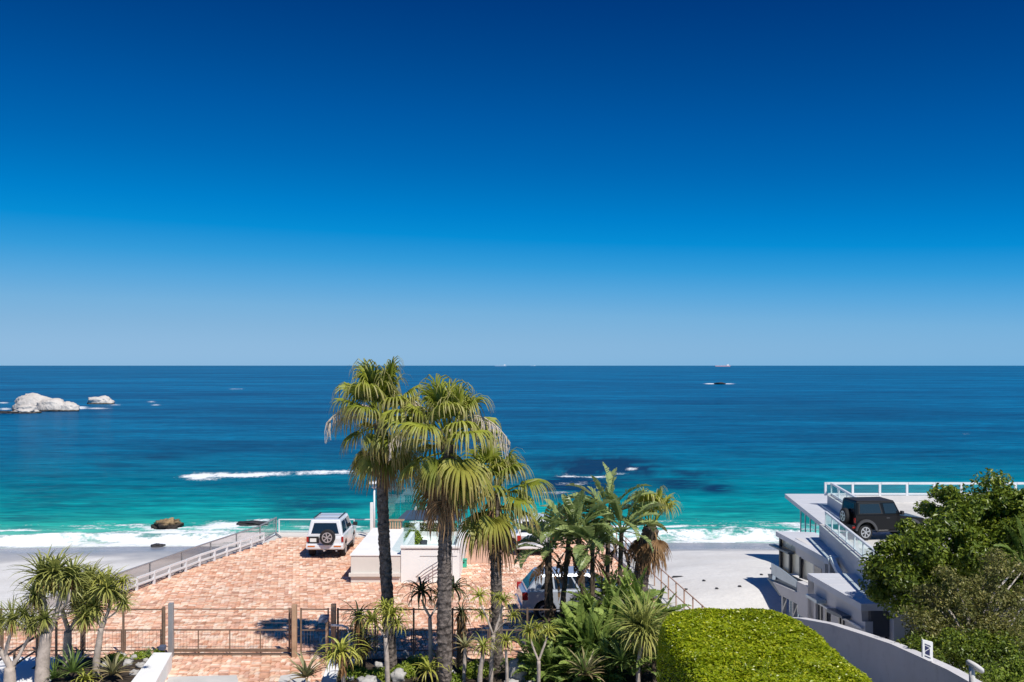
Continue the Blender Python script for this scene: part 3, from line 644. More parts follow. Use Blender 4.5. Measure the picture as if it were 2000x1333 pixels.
c1.box('rear_bumper', -2.12, -1.98, -.88, .88, .48, .68, M['carwhite'], .03)
for sy in (-1, 1):
    c1.box('bumper_lamp', -2.135, -2.11, sy*.62-.17, sy*.62+.17, .58, .64, M['amberlamp']); c1.box('tail_lamp', -2.03, -1.985, sy*.83-.06, sy*.83+.04, .80, 1.05, M['redlamp'], .008)
    c1.box('roof_rail', -1.6, .25, sy*.6-.02, sy*.6+.02, 1.86, 1.895, M['blacktrim']); c1.box('door_mirror', .78, .92, sy*1.0-.11, sy*1.0+.11, 1.14, 1.32, M['blacktrim'], .03)
    c1.box('mirror_arm', .82, .88, min(sy*.80, sy*.90), max(sy*.80, sy*.90), 1.17, 1.21, M['blacktrim']); c1.box('side_step', -.6, .7, sy*.86-.07, sy*.86+.07, .36, .42, M['blacktrim'])
    c1.box('headlamp', 2.01, 2.035, sy*.66-.14, sy*.66+.14, .74, .9, M['alloy'])
c1.box('roof_bar', -1.6, -1.55, -.6, .6, 1.875, 1.895, M['greymetal']); c1.box('roof_bar', -.5, -.45, -.6, .6, 1.875, 1.895, M['greymetal'])
c1.box('plate_recess', -2.02, -1.99, .28, .82, .74, 1.06, M['blacktrim']); c1.box('number_plate', -2.035, -2.02, .40, .70, .80, .97, M['plate'])
c1.box('tow_bar', -2.2, -1.95, -.05, .05, .38, .46, M['alloy'], .01); c1.box('exhaust', -2.1, -1.7, -.6, -.53, .36, .42, M['greymetal'])

c1.r.scale = (.88, .88, .88)
# second white car, tail towards the garden, behind the strelitzias
g0 = G(1046, 1088, TZ)
c2 = Car('parked_car', 'white estate car with a silver tailgate parked behind the strelitzia stems', (g0.x, g0.y+2.2, TZ), R(90), M['carwhite'])
c2.body([(2.2, .6), (2.15, .85), (1.1, 1.0), (-2.1, 1.02), (-2.2, .9)], -2.2, 2.2, 1.76, .30, (-1.3, 1.3), .33, .40)
c2.cabin(-2.15, 1.2, .98, -1.75, .35, 1.62, 1.68, 1.36, .07)
c2.panel('rear_window', 'B', rect(.08, .92, .14, .86), M['carglass']); c2.panel('windscreen', 'F', rect(.06, .94, .08, .92), M['carglass'])
for sd in 'LR':
    for a, b_ in ((.05, .3), (.33, .6), (.63, .9)): c2.panel('window', sd, rect(a, b_, .14, .84), M['carglass'])
c2.box('tailgate', -2.235, -2.19, -.62, .62, .56, .93, M['carsilver'], .015); c2.box('number_plate', -2.25, -2.235, -.24, .24, .68, .79, M['plate'])
c2.box('rear_bumper', -2.3, -2.16, -.86, .86, .34, .54, M['carwhite'], .03)
for sy in (-1, 1):
    c2.box('tail_lamp', -2.23, -2.18, sy*.74-.09, sy*.74+.09, .62, .95, M['redlamp'], .01); c2.box('roof_rail', -1.5, .2, sy*.58-.02, sy*.58+.02, 1.65, 1.68, M['steel']); c2.box('door_mirror', .75, .9, sy*.98-.1, sy*.98+.1, 1.03, 1.18, M['carwhite'], .03)

c2.r.scale = (.92, .93, .92)
# silver hatchback parked sideways behind the garden
g0 = G(1124, 1212, TZ)
c3 = Car('parked_car', 'silver hatchback parked sideways behind the strelitzia leaves', (g0.x+.1, g0.y+.9, TZ), R(6), M['carsilver'])
c3.body([(2.05, .55), (2.0, .76), (1.0, .98), (-1.75, 1.03), (-1.95, .88), (-2.0, .6)], -2.0, 2.05, 1.74, .28, (-1.22, 1.28), .32, .39)
c3.cabin(-1.86, 1.25, .98, -1.40, .28, 1.56, 1.66, 1.30, .10)
c3.panel('rear_window', 'B', rect(.08, .92, .14, .86), M['carglass']); c3.panel('windscreen', 'F', rect(.06, .94, .08, .92), M['carglass'])
for sd in 'LR':
    c3.panel('window', sd, [(.14, .16), (.30, .16), (.27, .82), (.2, .82)], M['carglass'])
    c3.panel('window', sd, [(.32, .16), (.58, .16), (.6, .84), (.3, .84)], M['carglass']); c3.panel('window', sd, [(.61, .16), (.9, .16), (.9, .84), (.63, .84)], M['carglass'])
c3.box('rear_bumper', -2.07, -1.96, -.85, .85, .32, .56, M['carsilver'], .03); c3.box('number_plate', -2.08, -2.07, -.24, .24, .58, .68, M['plate'])
for sy in (-1, 1):
    c3.box('tail_lamp', -1.99, -1.80, sy*.82-.07, sy*.82+.06, .72, .98, M['redlamp'], .015); c3.box('door_mirror', .7, .85, sy*.97-.1, sy*.97+.1, .98, 1.12, M['carsilver'], .03)
    for x in (-.35, .55): c3.box('door_handle', x, x+.18, sy*.872-.012, sy*.872+.012, .84, .87, M['alloy'])

c3.r.scale = (.95, .95, .92)
# ------------------------------------------------------------------ white stair house in the middle of the terrace
st = thing('stair_house', 'white stairwell block with a beige front and a glass balustrade between the palm trunks', 'building', G(790, 1138, TZ))
a0 = G(685, 1138, TZ); wy = a0.y
def wx(px, Y): return (px-CX)/F*Y
def wz(py, Y): return HC-(py-HY)/F*Y
xL, xM, xR = wx(685, wy), wx(783, wy), wx(897, wy)
part('low_wing', MB().box(xL, xM, wy, 43.3, TZ-.08, wz(1086, wy)), M['cream'], st, True, bevel=.02)
part('wing_roof', MB().box(xL-.03, xM-.002, wy-.03, 43.33, wz(1086, wy)+.003, wz(1084, wy)), M['white'], st, True)
part('ledge', MB().box(xL-.06, xM-.01, wy-.10, wy-.002, wz(1126, wy), wz(1119, wy)), M['cream'], st, True, bevel=.01)
# front wall of the stair and its side walls; the stairwell is open behind
zt = wz(1071, wy)
part('front_wall', MB().box(xM+.004, xR, wy-.04, wy+.18, TZ-.08, zt), M['white'], st, True, bevel=.01)
part('coping', MB().box(xM-.02, xR+.04, wy-.09, wy+.22, zt+.003, zt+.09), M['white'], st, True, bevel=.01)
part('side_wall', MB().box(xR-.18, xR-.002, wy+.183, 43.0, TZ-.08, zt), M['white'], st, True)
part('side_wall', MB().box(xM+.004, xM+.16, wy+.183, 43.0, TZ-.08, zt), M['white'], st, True)
part('back_wall', MB().box(xM+.163, xR-.183, 42.75, 42.95, TZ-.08, wz(1048, 42.75)), M['white'], st, True)
part('stair_floor', MB().box(xM+.163, xR-.183, wy+.183, 42.75, TZ-.08, TZ+.5), M['white'], st, True)
for (x0, x1, y0, y1) in ((xM+.05, xM+.07, wy+.3, 42.6), (xR-.12, xR-.10, wy+.3, 42.6), (xM+.1, xR-.15, wy+.09, wy+.11)):
    part('glass_panel', MB().box(x0, x1, y0, y1, zt+.1, zt+.1+.85), M['glass'], st, True)
for px, py0, py1 in ((838, 1072, 1035), (842, 1085, 1084)): pass
part('shadow_gap', MB().box(wx(792, wy), wx(893, wy), wy-.052, wy-.041, wz(1073.6, wy), wz(1072.6, wy)), M['greymetal'], st, True)
part('slot', MB().box(wx(820, wy), wx(893, wy), wy-.05, wy-.041, wz(1086.8, wy), wz(1085.8, wy)), M['greymetal'], st, True)
part('door_frame', MB().box(wx(883, wy), wx(884, wy), wy-.055, wy-.041, TZ, wz(1080, wy)), M['greymetal'], st, True)
# handrail in front of the wall
hr = thing('stair_handrail', 'slanting steel handrail in front of the white stairwell wall', 'handrail', (wx(835, wy), wy-.3, TZ))
yh = wy-.3
for o1, o2 in ((0, 0), (5, 9)):
    part('rail', MB().tube([(wx(812+o1, yh), yh, wz(1128+o2*.3, yh)), (wx(826+o1, yh), yh, wz(1116+o2*.4, yh)), (wx(858+o1, yh), yh, wz(1096+o2*.4, yh)), (wx(872, yh), yh, wz(1092+o2*.6, yh))], .02, 8), M['steel'], hr, True, smooth=True)
for px, py in ((815, 1126), (845, 1106), (868, 1094)): part('post', MB().box(wx(px, yh)-.015, wx(px, yh)+.015, yh+.002, yh+.03, TZ-.05, wz(py, yh)), M['steel'], hr, True)
# planters and plants on it
def leafball(name, c, rx, ry, rz, n, size, m, label=None, cat=None, parent=None, tipf=.25, seed=0, shell=.55, group=None, stand=None):
    rg = np.random.default_rng(seed); mb = leaf_cloud(np.array([rand_in_ball(rg, shell) for _ in range(n)])*np.array([rx, ry, rz]), size, rg, tipf)
    me_ = mb.mesh(name, m); o = link(name, me_, parent); o.location = c
    if label: tag(o, label, cat, group)
    return o
def rand_in_ball(rg, shell):
    d_ = rg.normal(size=3); d_ /= np.linalg.norm(d_); return d_*(shell+(1-shell)*rg.random()**.5)*(1+.18*math.sin(d_[0]*7+d_[1]*5)*math.cos(d_[2]*6))
def leaf_cloud(pts, size, rg, tipf=.3, up=.25, aspect=.45, outward=None):
    """many small folded leaves, one quad pair each, oriented outward with scatter"""
    mb = MB(); n = len(pts); P_ = np.asarray(pts, float)
    base = P_/np.maximum(1e-6, np.linalg.norm(P_, axis=1))[:, None] if outward is None else outward
    nr_ = base*.8+rg.normal(size=(n, 3))*.55; nr_[:, 2] += up; nr_ /= np.linalg.norm(nr_, axis=1)[:, None]
    a = np.cross(nr_, rg.normal(size=(n, 3))); a /= np.linalg.norm(a, axis=1)[:, None]; b_ = np.cross(nr_, a)
    s_ = size*(.65+.7*rg.random(n))[:, None]; L = a*s_*.5; Wd = b_*s_*.5*aspect; fold = nr_*s_*.10
    v = np.stack([P_-L, P_+Wd+fold, P_+L, P_-Wd+fold], 1).reshape(-1, 3)
    i = np.arange(n)[:, None]*4
    mb.v = v.tolist(); mb.f = np.concatenate([i+[0, 1, 2], i+[0, 2, 3]]).tolist()
    t_ = np.repeat((rg.random(n) < tipf)*rg.random(n), 4); mb.t = t_.tolist(); return mb
p_ = P(808, 1063, 41); leafball('potted_shrub', p_+Vector((0, 0, .22)), .33, .3, .42, 900, .12, M['cover'], 'round yellow-green shrub in the stairwell behind the glass', 'shrub', seed=3)
mb = MB().lathe([(.12, -.25), (.17, .22), (.15, .22)], 14); o = single('plant_pot', mb, M['pot'], 'dark tapered pot beside the yellow-green shrub', 'pot'); o.location = P(827, 1064, 41)-Vector((0, 0, .3))
# hedge trough and pergola items behind
t_ = thing('planter_hedge', 'dark clipped hedge in a trough behind the stairwell glass', 'hedge', P(848, 1022, 43.8)-Vector((0, 0, .3)))
rg = np.random.default_rng(5); pts = np.array([[U(-1.25, 1.25), U(-.2, .2), U(-.1, .3)] for _ in range(2600)]); o = link('foliage', leaf_cloud(pts, .09, rg, .1).mesh('foliage', M['treeleaf']), t_)
part('trough', MB().box(-1.3, 1.3, -.25, .25, TZ-t_.location.z-.05, -.05), M['white'], t_)
c = P(838, 1010, 44.6); single('glass_roof', MB().prism([c+Vector((-1.4, -.3, -.12)), c+Vector((1.3, -.3, -.12)), c+Vector((1.5, .9, .12)), c+Vector((-1.1, .9, .12))], (0, 0, .05)), M['bluemetal'], 'blue-grey glass canopy over the stair behind the planter hedge', 'canopy')
for sx in (-1.25, 1.25): single('post', MB().box(c.x+sx-.03, c.x+sx+.03, c.y+.2, c.y+.26, TZ-.05, c.z-.05), M['whitemetal'], 'slim white post under the blue-grey glass canopy '+('beside the lamp post' if sx < 0 else 'beside the thickest palm trunk'), 'post', 'canopy posts')
single('plinth', MB().box(wx(800, 47.3), wx(862, 47.3), 46.9, 47.8, TZ-.05, wz(1004, 47.3)-.352), M['white'], 'white plinth carrying the tan deck chair', 'plinth', bevel=.02)
t_ = thing('wind_screen', 'tall green-tinted glass wind screen standing by the lamp post', 'screen', P(782, 1022, 47.2))
for k in range(4):
    x0 = wx(748, 47.2)+k*.85; part('glass_panel', MB().box(x0, x0+.82, 47.2, 47.215, TZ, wz(948+k*4, 47.2)), M['greenglass'], t_, True)
# timber chair with a white cushion on the seaward side
ch = thing('timber_chair', 'tan timber deck chair behind the stairwell', 'chair', P(820, 1004, 47.3)); ch.location.z = wz(1004, 47.3)
for sx in (-.28, .28):
    part('leg', MB().bar((sx, -.1, -.35), (sx*.8, .05, .55), .05), M['timber'], ch)
    part('leg', MB().bar((sx, .3, -.35), (sx*.9, .2, .2), .05), M['timber'], ch)
for k in range(5): part('slat', MB().box(-.25+k*.105, -.25+k*.105+.085, -.02, .02, .0, .5), M['timber'], ch)
part('seat', MB().box(-.3, .3, .02, .45, .02, .07), M['timber'], ch); part('top_rail', MB().box(-.33, .33, -.03, .06, .5, .58), M['timber'], ch)
cu = MB().box(-.28, .28, -.14, .08, 0, .72); o = single('cushion', cu, M['white'], 'white cushion leaning next to the tan deck chair', 'cushion', bevel=.06); o.location = Vector((wx(843, 47.3), 47.25, wz(1004, 47.3)-.35))
# slatted timber box by the canopy
t_ = thing('timber_crate', 'brown slatted timber crate on the low white wing', 'crate', (wx(768, 43.0), 43.0, wz(1084, wy)+.004))
for k in range(7): part('slat', MB().box(-.38+k*.11, -.38+k*.11+.07, -.02, .0, .0, .34), M['timber'], t_)
part('lid', MB().box(-.45, .48, -.06, .3, .345, .38), M['timber'], t_)
# mushroom lamp
lp = thing('lamp_post', 'white mushroom lamp post at the seaward end of the stairwell', 'street lamp', (wx(731, 46.9), 46.9, TZ))
zl = wz(941, 46.9)-TZ
part('pole', MB().tube([(0, 0, 0), (0, 0, zl-.3)], .045, 10), M['whitemetal'], lp, smooth=True)
part('lamp_head', MB().lathe([(.06, zl-.32), (.12, zl-.28), (.11, zl-.22), (.06, zl-.2), (.06, zl-.12)], 20), M['whitemetal'], lp, smooth=True)
part('lamp_shade', MB().lathe([(.06, zl-.12), (.28, zl-.1), (.30, zl-.05), (.14, zl+.02), (.01, zl+.03)], 24), M['whitemetal'], lp, smooth=True)
single('post', MB().box(wx(726, 46.5)-.07, wx(726, 46.5)+.07, 46.45, 46.58, TZ, wz(982, 46.5)), M['white'], 'square white pillar beside the mushroom lamp', 'pillar', bevel=.01)
# teal crate on the pavers
tq = G(904, 1108, TZ); t_ = thing('teal_crate', 'small teal plastic crate on the pavers beside the white stairwell', 'crate', tq)
part('shell', MB().box(-.16, .16, -.12, .12, 0, .3), M['teal'], t_, bevel=.02); part('rim', MB().box(-.18, .18, -.14, .14, .302, .33), M['teal'], t_, bevel=.008)
part('handle', MB().box(-.07, .07, -.15, -.122, .2, .24), M['blacktrim'], t_)
# smooth salmon-painted slab beside the pavers
sv = [G(908, 1046, TZ+.012), G(985, 1046, TZ+.012), G(1010, 1086, TZ+.012), G(1010, 1100, TZ+.012), G(903, 1100, TZ+.012)]
M['salmon'] = mat('salmon_screed', (.60, .36, .25), .8, var=.08, vscale=1.2, bump=.1)
struct('pavement', MB().prism(sv, (0, 0, -.03)).mesh('pavement', M['salmon']))

# ------------------------------------------------------------------ white stepped house on the right
DZ, SZ, PZ = 7.7, 7.4, 8.05           # roof deck, lower roof slabs, parapet top
hs_ = thing('stepped_house', 'white stepped beach house with flat roofs, glass balconies and a rooftop parking deck', 'building', (14, 40, 2))
A0, A1, A3 = G(1533, 965, SZ+.1), G(1625, 965, SZ+.1), G(1612, 1028, SZ+.1); A2 = A3+(A1-A0)
B0, B1, B2, B3 = G(1515, 1038, SZ), G(1592, 1040, SZ), G(1642, 1084, SZ), G(1611, 1089, SZ)
C0, C1, C3 = G(1577, 1120, SZ), G(1670, 1120, SZ), G(1682, 1180, SZ); C2 = C3+(C1-C0)*1.25; C1 = C0+(C1-C0)*1.1
zv = Vector((0, 0, 1))
def roof(pts, th=.22):
    o = part('roof_slab', MB().prism([p-zv*th for p in pts], zv*th), M['roofpaint'], hs_, True)
    # raised seams across the slab
    a, b_, c_, d_ = pts
    for k in range(1, 5):
        u = k/5; p, q = a.lerp(d_, u), b_.lerp(c_, u)
        part('seam', MB().bar(p.lerp(q, .02)+zv*.006, p.lerp(q, .98)+zv*.006, .035, .014), M['roofpaint'], o, True)
roof([A0, A1, A2, A3]); roof([B0, B1, B2, B3]); roof([C0, C1, C2, C3])
# deck
D = [Vector(p) for p in ((16.9, 53.3, DZ), (15.75, 43.6, DZ), (13.45, 43.6, DZ), (12.3, 34.1, DZ), (11.9, 31.2, DZ), (34, 31.2, DZ), (34, 53.3, DZ))]
part('deck', MB().prism([p-zv*.3 for p in D], zv*.3), M['concrete'], hs_, True)
part('storey', MB().prism([Vector((p.x+.05, p.y-.05, 1.2)) for p in D], zv*(DZ-.302-1.2)), M['housewhite'], hs_, True)
def parapet(a, b_, w, name='parapet'):
    d_ = (b_-a).normalized(); n_ = Vector((-d_.y, d_.x, 0))*w
    return part(name, MB().prism([Vector((a.x, a.y, DZ-.5)), Vector((b_.x, b_.y, DZ-.5)), Vector((b_.x, b_.y, DZ-.5))+n_, Vector((a.x, a.y, DZ-.5))+n_], zv*(PZ-DZ+.5)), M['housewhite'], hs_, True)
parapet(D[0]+Vector((-.02, 0, 0)), D[1]+Vector((-.02, .0, 0)), .32); parapet(D[1]+Vector((-.34, -.01, 0)), D[2]+Vector((.0, -.01, 0)), .30); parapet(D[2]+Vector((-.03, -.32, 0)), D[4]+Vector((-.03, 0, 0)), .45)
parapet(D[6]+Vector((0, .01, 0)), D[0]+Vector((.33, .01, 0)), .3)
q0, q1 = D[0]+Vector((.2, 0, 0)), D[1]+Vector((.2, 0, 0)); glass_fence('glass_balustrade', [q0.lerp(q1, k/5) for k in range(6)], .68, PZ, 'glass balustrade along the far side of the rooftop deck behind the black off-roader', M['whitemetal'], M['glass'], 'rooftop balustrades', rail=.09, post=.07)
q0, q1 = D[2]+Vector((.1, -.6, 0)), D[4]+Vector((.15, .2, 0)); glass_fence('glass_balustrade', [q0.lerp(q1, k/8) for k in range(9)], .66, PZ, 'glass balustrade sloping along the rooftop parapet below the tail of the black off-roader', M['whitemetal'], M['glass'], 'rooftop balustrades', rail=.07, post=.055)
glass_fence('glass_balustrade', [(16.75+k*1.45, 53.2) for k in range(11)], .70, PZ, 'white framed glass balustrade on the seaward edge of the rooftop deck', M['whitemetal'], M['glass'], 'rooftop balustrades', rail=.11, post=.11)
# pavilion A: glazed side under the far slab
an = Vector((A3.x-A0.x, A3.y-A0.y, 0)).normalized(); ai = Vector((-an.y, an.x, 0)); ai = ai if ai.x > 0 else -ai
for k in range(7):
    p, q = A0.lerp(A3, .1+k*.125)+ai*.7, A0.lerp(A3, .1+(k+1)*.125)+ai*.7
    if k < 7: part('glass_panel', MB().prism([p-zv*2.9, q-zv*2.9, q-zv*.25, p-zv*.25], ai*.02), M['greenglass'], hs_, True)
    part('mullion', MB().bar(p-zv*2.9, p-zv*.23, .06), M['whitemetal'], hs_, True)
part('core_wall', MB().prism([A0.lerp(A3, .05)+ai*2.2-zv*3, A3+ai*2.2-zv*3, A3+ai*2.4-zv*3, A0.lerp(A3, .05)+ai*2.4-zv*3], zv*2.75), M['paleglass'], hs_, True)
# facades: traced on the planes of the B and C pavilions
bn = Vector((B3.x-B0.x, B3.y-B0.y, 0)).normalized(); bi = Vector((-bn.y, bn.x, 0)); bi = bi if bi.x > 0 else -bi
cn = Vector((C3.x-C0.x, C3.y-C0.y, 0)).normalized(); ci = Vector((-cn.y, cn.x, 0)); ci = ci if ci.x > 0 else -ci
def z1(p): return (1490+p[0]/7.013, 1030+p[1]/7.013)
def z2(p): return (1570+p[0]/8.332, 1100+p[1]/8.332)
def onB(pts, zf=z1, off=0): return [V(*zf(p), B0+bi*.25, B3+bi*.25)+bi*off for p in pts]
def onC(pts, zf=z1, off=0): return [V(*zf(p), C0+ci*.12, C3+ci*.12)+ci*off for p in pts]
def fac(name, pts, m, plane, inward, off=0, th=.2, zf=z1, parent=None):
    f, n_ = (onB, bi) if plane == 'B' else (onC, ci)
    return part(name, MB().prism(f(pts, zf, off), n_*th*inward), m, parent or hs_, True)
fac('wall', [(445, 150), (850, 380), (850, 720), (692, 720), (692, 508), (532, 430), (445, 352)], M['housewhite'], 'B', 1, .0, .25)
for q in ([(240, 110), (365, 160), (365, 320), (240, 250)], [(372, 165), (443, 190), (443, 340), (372, 322)], [(250, 285), (362, 340), (362, 620), (250, 560)], [(380, 345), (500, 410), (500, 690), (380, 625)], [(532, 435), (690, 510), (690, 720), (532, 690)]):
    w_ = fac('window', q, M['blind'], 'B', 1, .1, .03)
fac('window', [(705, 522), (805, 575), (805, 640), (705, 640)], M['pane'], 'B', 1, -.015, .01)
part('side_wall', MB().prism([V(*z1((240, 110)), B0+bi*.3, B3+bi*.3), V(*z1((240, 640)), B0+bi*.3, B3+bi*.3), V(*z1((240, 640)), B0+bi*.3, B3+bi*.3)+bi*1.2, V(*z1((240, 110)), B0+bi*.3, B3+bi*.3)+bi*1.2], bn*-.04), M['blind'], hs_, True)
fac('inner_wall', [(240, 100), (850, 380), (850, 900), (240, 700)], M['cream'], 'B', 1, .9, .1)
for a, b_ in (((238, 120), (238, 580)), ((371, 335), (371, 630)), ((515, 410), (515, 700))):
    fac('mullion', [(a[0]-9, a[1]), (a[0]+9, a[1]), (b_[0]+9, b_[1]), (b_[0]-9, b_[1])], M['darkmetal'], 'B', 1, -.03, .1)
fac('sun_shade', [(175, 230), (440, 345), (440, 372), (175, 247)], M['bluemetal'], 'B', -1, -.02, .3)
fac('balcony_sill', [(190, 552), (625, 765), (625, 805), (190, 575)], M['bluemetal'], 'B', -1, -.02, .3)
# balcony and lower wall on the C plane
bg_ = fac('balcony_glass', [(120, 490), (245, 560), (470, 730), (465, 825), (240, 715), (120, 640)], M['paleglass'], 'C', 1, -.02, .02)
fac('balcony_shade', [(95, 650), (240, 716), (465, 826), (465, 890), (240, 790), (110, 730)], M['bluemetal'], 'C', 1, .12, .1)  # dark blue band stands in for the shade inside the recess
fac('balcony_floor', [(80, 640), (130, 640), (150, 720), (100, 705)], M['bluemetal'], 'C', 1, -.05, .5)
fac('balcony_wall', [(130, 745), (240, 792), (468, 893), (468, 740), (620, 815), (620, 640), (700, 690), (700, 1330), (480, 1190), (480, 1060), (240, 930)], M['housewhite'], 'C', 1, 0, .25)
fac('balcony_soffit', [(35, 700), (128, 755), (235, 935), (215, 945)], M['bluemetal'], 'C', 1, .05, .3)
for a, b_ in (((246, 925), (246, 1330)), ((390, 1005), (390, 1330)), ((555, 1230), (555, 1330))):
    fac('column', [(a[0]-10, a[1]), (a[0]+10, a[1]), (b_[0]+10, b_[1]), (b_[0]-10, b_[1])], M['greymetal'], 'C', 1, .05, .15)
for q in ([(258, 940), (378, 1000), (378, 1330), (258, 1330)], [(402, 1010), (478, 1055), (478, 1330), (402, 1330)], [(482, 1195), (540, 1235), (540, 1330), (482, 1330)]): fac('window', q, M['paleglass'], 'C', 1, .3, .04)
# C pavilion long wall with its openings (second tracing)
Wc = [(70, 210), (930, 690), (945, 950), (1000, 955), (1000, 1180), (980, 1200), (780, 1020), (190, 620), (190, 1080), (60, 1000)]
fac('wall', Wc, M['housewhite'], 'C', 1, 0, .25, z2)
fac('inner_wall', [(60, 500), (1000, 1000), (1000, 1500), (60, 1300)], M['cream'], 'C', 1, .55, .1, z2)
for q in ([(195, 625), (245, 655), (245, 1100), (195, 1080)], [(310, 700), (335, 715), (335, 1120), (310, 1110)], [(525, 830), (545, 845), (545, 1200), (525, 1200)], [(575, 865), (598, 880), (598, 1200), (575, 1200)], [(775, 985), (840, 1020), (840, 1300), (775, 1300)]): fac('window', q, M['pane'], 'C', 1, .08, .04, z2)
for q in ([(248, 660), (308, 695), (308, 1120), (248, 1100)], [(375, 740), (520, 825), (520, 1200), (375, 1150)], [(600, 885), (772, 980), (772, 1250), (600, 1200)]): fac('shutter', q, M['housewhite'], 'C', 1, .14, .05, z2)
fac('sun_shade', [(190, 500), (375, 605), (375, 660), (190, 545)], M['paleglass'], 'C', -1, -.02, .35, z2)
fac('awning_box', [(520, 735), (775, 860), (775, 905), (520, 800)], M['bluemetal'], 'C', -1, -.02, .3, z2)
for k in (0, 45): fac('awning_rail', [(180, 585+k*.3), (980, 1050+k*.4), (980, 1063+k*.4), (180, 597+k*.3)], M['whitemetal'], 'C', -1, -.03, .08, z2)
M['shadewall'] = mat('shaded_end_wall', (.07, .075, .085), .7, var=.15)  # the tree's shade is put into this end wall colour
# near end wall of C with its dark garage opening
E0 = C3+ci*.12; E1 = C2; ed = (E1-E0); en = Vector((ed.y, -ed.x, 0)).normalized()
def onE(u, z): return Vector((E0.x+ed.x*u, E0.y+ed.y*u, z))
part('end_wall', MB().prism([onE(.09, SZ-1.05), onE(1, SZ-1.05), onE(1, SZ-.222), onE(.09, SZ-.222)], -en*.2), M['shadewall'], hs_, True)
part('end_wall', MB().prism([onE(.72, 3), onE(1, 3), onE(1, SZ-1.052), onE(.72, SZ-1.052)], -en*.2), M['shadewall'], hs_, True)
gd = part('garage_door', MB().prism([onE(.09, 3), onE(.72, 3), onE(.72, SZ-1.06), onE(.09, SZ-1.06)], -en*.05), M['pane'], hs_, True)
gd.location = -en*.35
for z in (5.2, 4.5): part('door_bar', MB().bar(onE(.12, z)-en*.25, onE(.70, z)-en*.25, .05), M['greymetal'], gd, True)
part('wall_light', MB().tube([onE(.2, SZ-1.25)-en*.1, onE(.2, SZ-1.1)-en*.1], .06, 8), M['white'], hs_, True)
# open beams between pavilions B and C
for k in range(2):
    p = B3+Vector((.25+.55*k, -.02, -.02)); q = p+Vector((-.35, -2.4, -.35)); part('beam', MB().bar(p, q, .16, .2), M['white'], hs_, True)
part('beam', MB().bar(B3+Vector((.0, -.16, -.12)), B2+Vector((.0, -.16, -.12)), .22, .22), M['white'], hs_, True)
part('gable_wall', MB().prism([B3+Vector((.2, -.0, -.25)), B2+Vector((.1, 0, -.25)), B2+Vector((.1, 0, -3)), B3+Vector((.2, 0, -3))], (0, .2, 0)), M['wallgrey'], hs_, True)
part('downpipe', MB().tube([B2+Vector((.15, -.5, -.1)), B2+Vector((.15, -.5, -2.2))], .09, 8), M['greymetal'], hs_, True)

# black off-roader on the deck
g0 = G(1692, 1057, DZ)
c4 = Car('offroad_car', 'black boxy off-roader with grey fender flares parked on the rooftop deck', (g0.x+.88, g0.y+.85, DZ), R(7), M['carblack'])
c4.body([(1.95, .6), (1.93, 1.0), (.62, 1.16), (-1.72, 1.18), (-1.74, .6)], -1.72, 1.95, 1.58, .48, (-1.2, 1.22), .385, .50, .25)
c4.cabin(-1.72, .72, 1.16, -1.66, .38, 1.80, 1.54, 1.36, .05)
c4.panel('rear_window', 'B', rect(.12, .88, .16, .86), M['carglass']); c4.panel('windscreen', 'F', rect(.07, .93, .1, .9), M['carglass'])
for sd in 'LR':
    a_ = c4.panel('window_frame', sd, [(.06, .1), (.60, .1), (.60, .88), (.06, .88)], M['blacktrim'], .008); c4.panel('window', sd, [(.09, .16), (.57, .16), (.57, .82), (.09, .82)], M['carglass'], .014)
    c4.panel('window', sd, [(.65, .14), (.95, .14), (.95, .84), (.67, .84)], M['carglass'], .014)
M['flare'] = mat('grey_flare', (.06, .06, .065), .55, var=.1)
for wx_ in (-1.2, 1.22):
    for sy in (-1, 1):
        fl = MB(); o1, o2 = arc(wx_, .385, .50, .48, 11), arc(wx_, .40, .60, .48, 11)
        for k in range(10): fl.prism([Vector((o1[k][0], sy*.79, o1[k][1])), Vector((o1[k+1][0], sy*.79, o1[k+1][1])), Vector((o2[k+1][0], sy*.79, o2[k+1][1])), Vector((o2[k][0], sy*.79, o2[k][1]))], (0, sy*.11, 0))
        part('fender_flare', fl, M['flare'], c4.r)
wheel(c4.r, -1.90, 0, .37, .23, 'spare_wheel', 5, 'x', 1.05)
c4.box('rear_bumper', -1.92, -1.73, -.75, .75, .5, .72, M['blacktrim'], .03)
for sy in (-1, 1):
    c4.box('tail_lamp', -1.77, -1.715, sy*.70-.06, sy*.70+.07, .82, 1.05, M['redlamp'], .01); c4.box('reflector', -1.9, -1.75, sy*.765-.01, sy*.765+.01, .58, .66, M['redlamp'])
    c4.box('door_mirror', .58, .72, sy*.95-.1, sy*.95+.1, 1.2, 1.38, M['blacktrim'], .03); c4.box('side_step', -.62, .62, sy*.78-.06, sy*.78+.06, .4, .46, M['blacktrim']); c4.box('door_handle', -.1, .08, sy*.795-.015, sy*.795+.015, 1.02, 1.06, M['flare'])
c4.box('roof_panel', -1.6, .35, -.66, .66, 1.802, 1.83, M['blacktrim'], .01)

c4.r.scale = (.82, .90, .90)
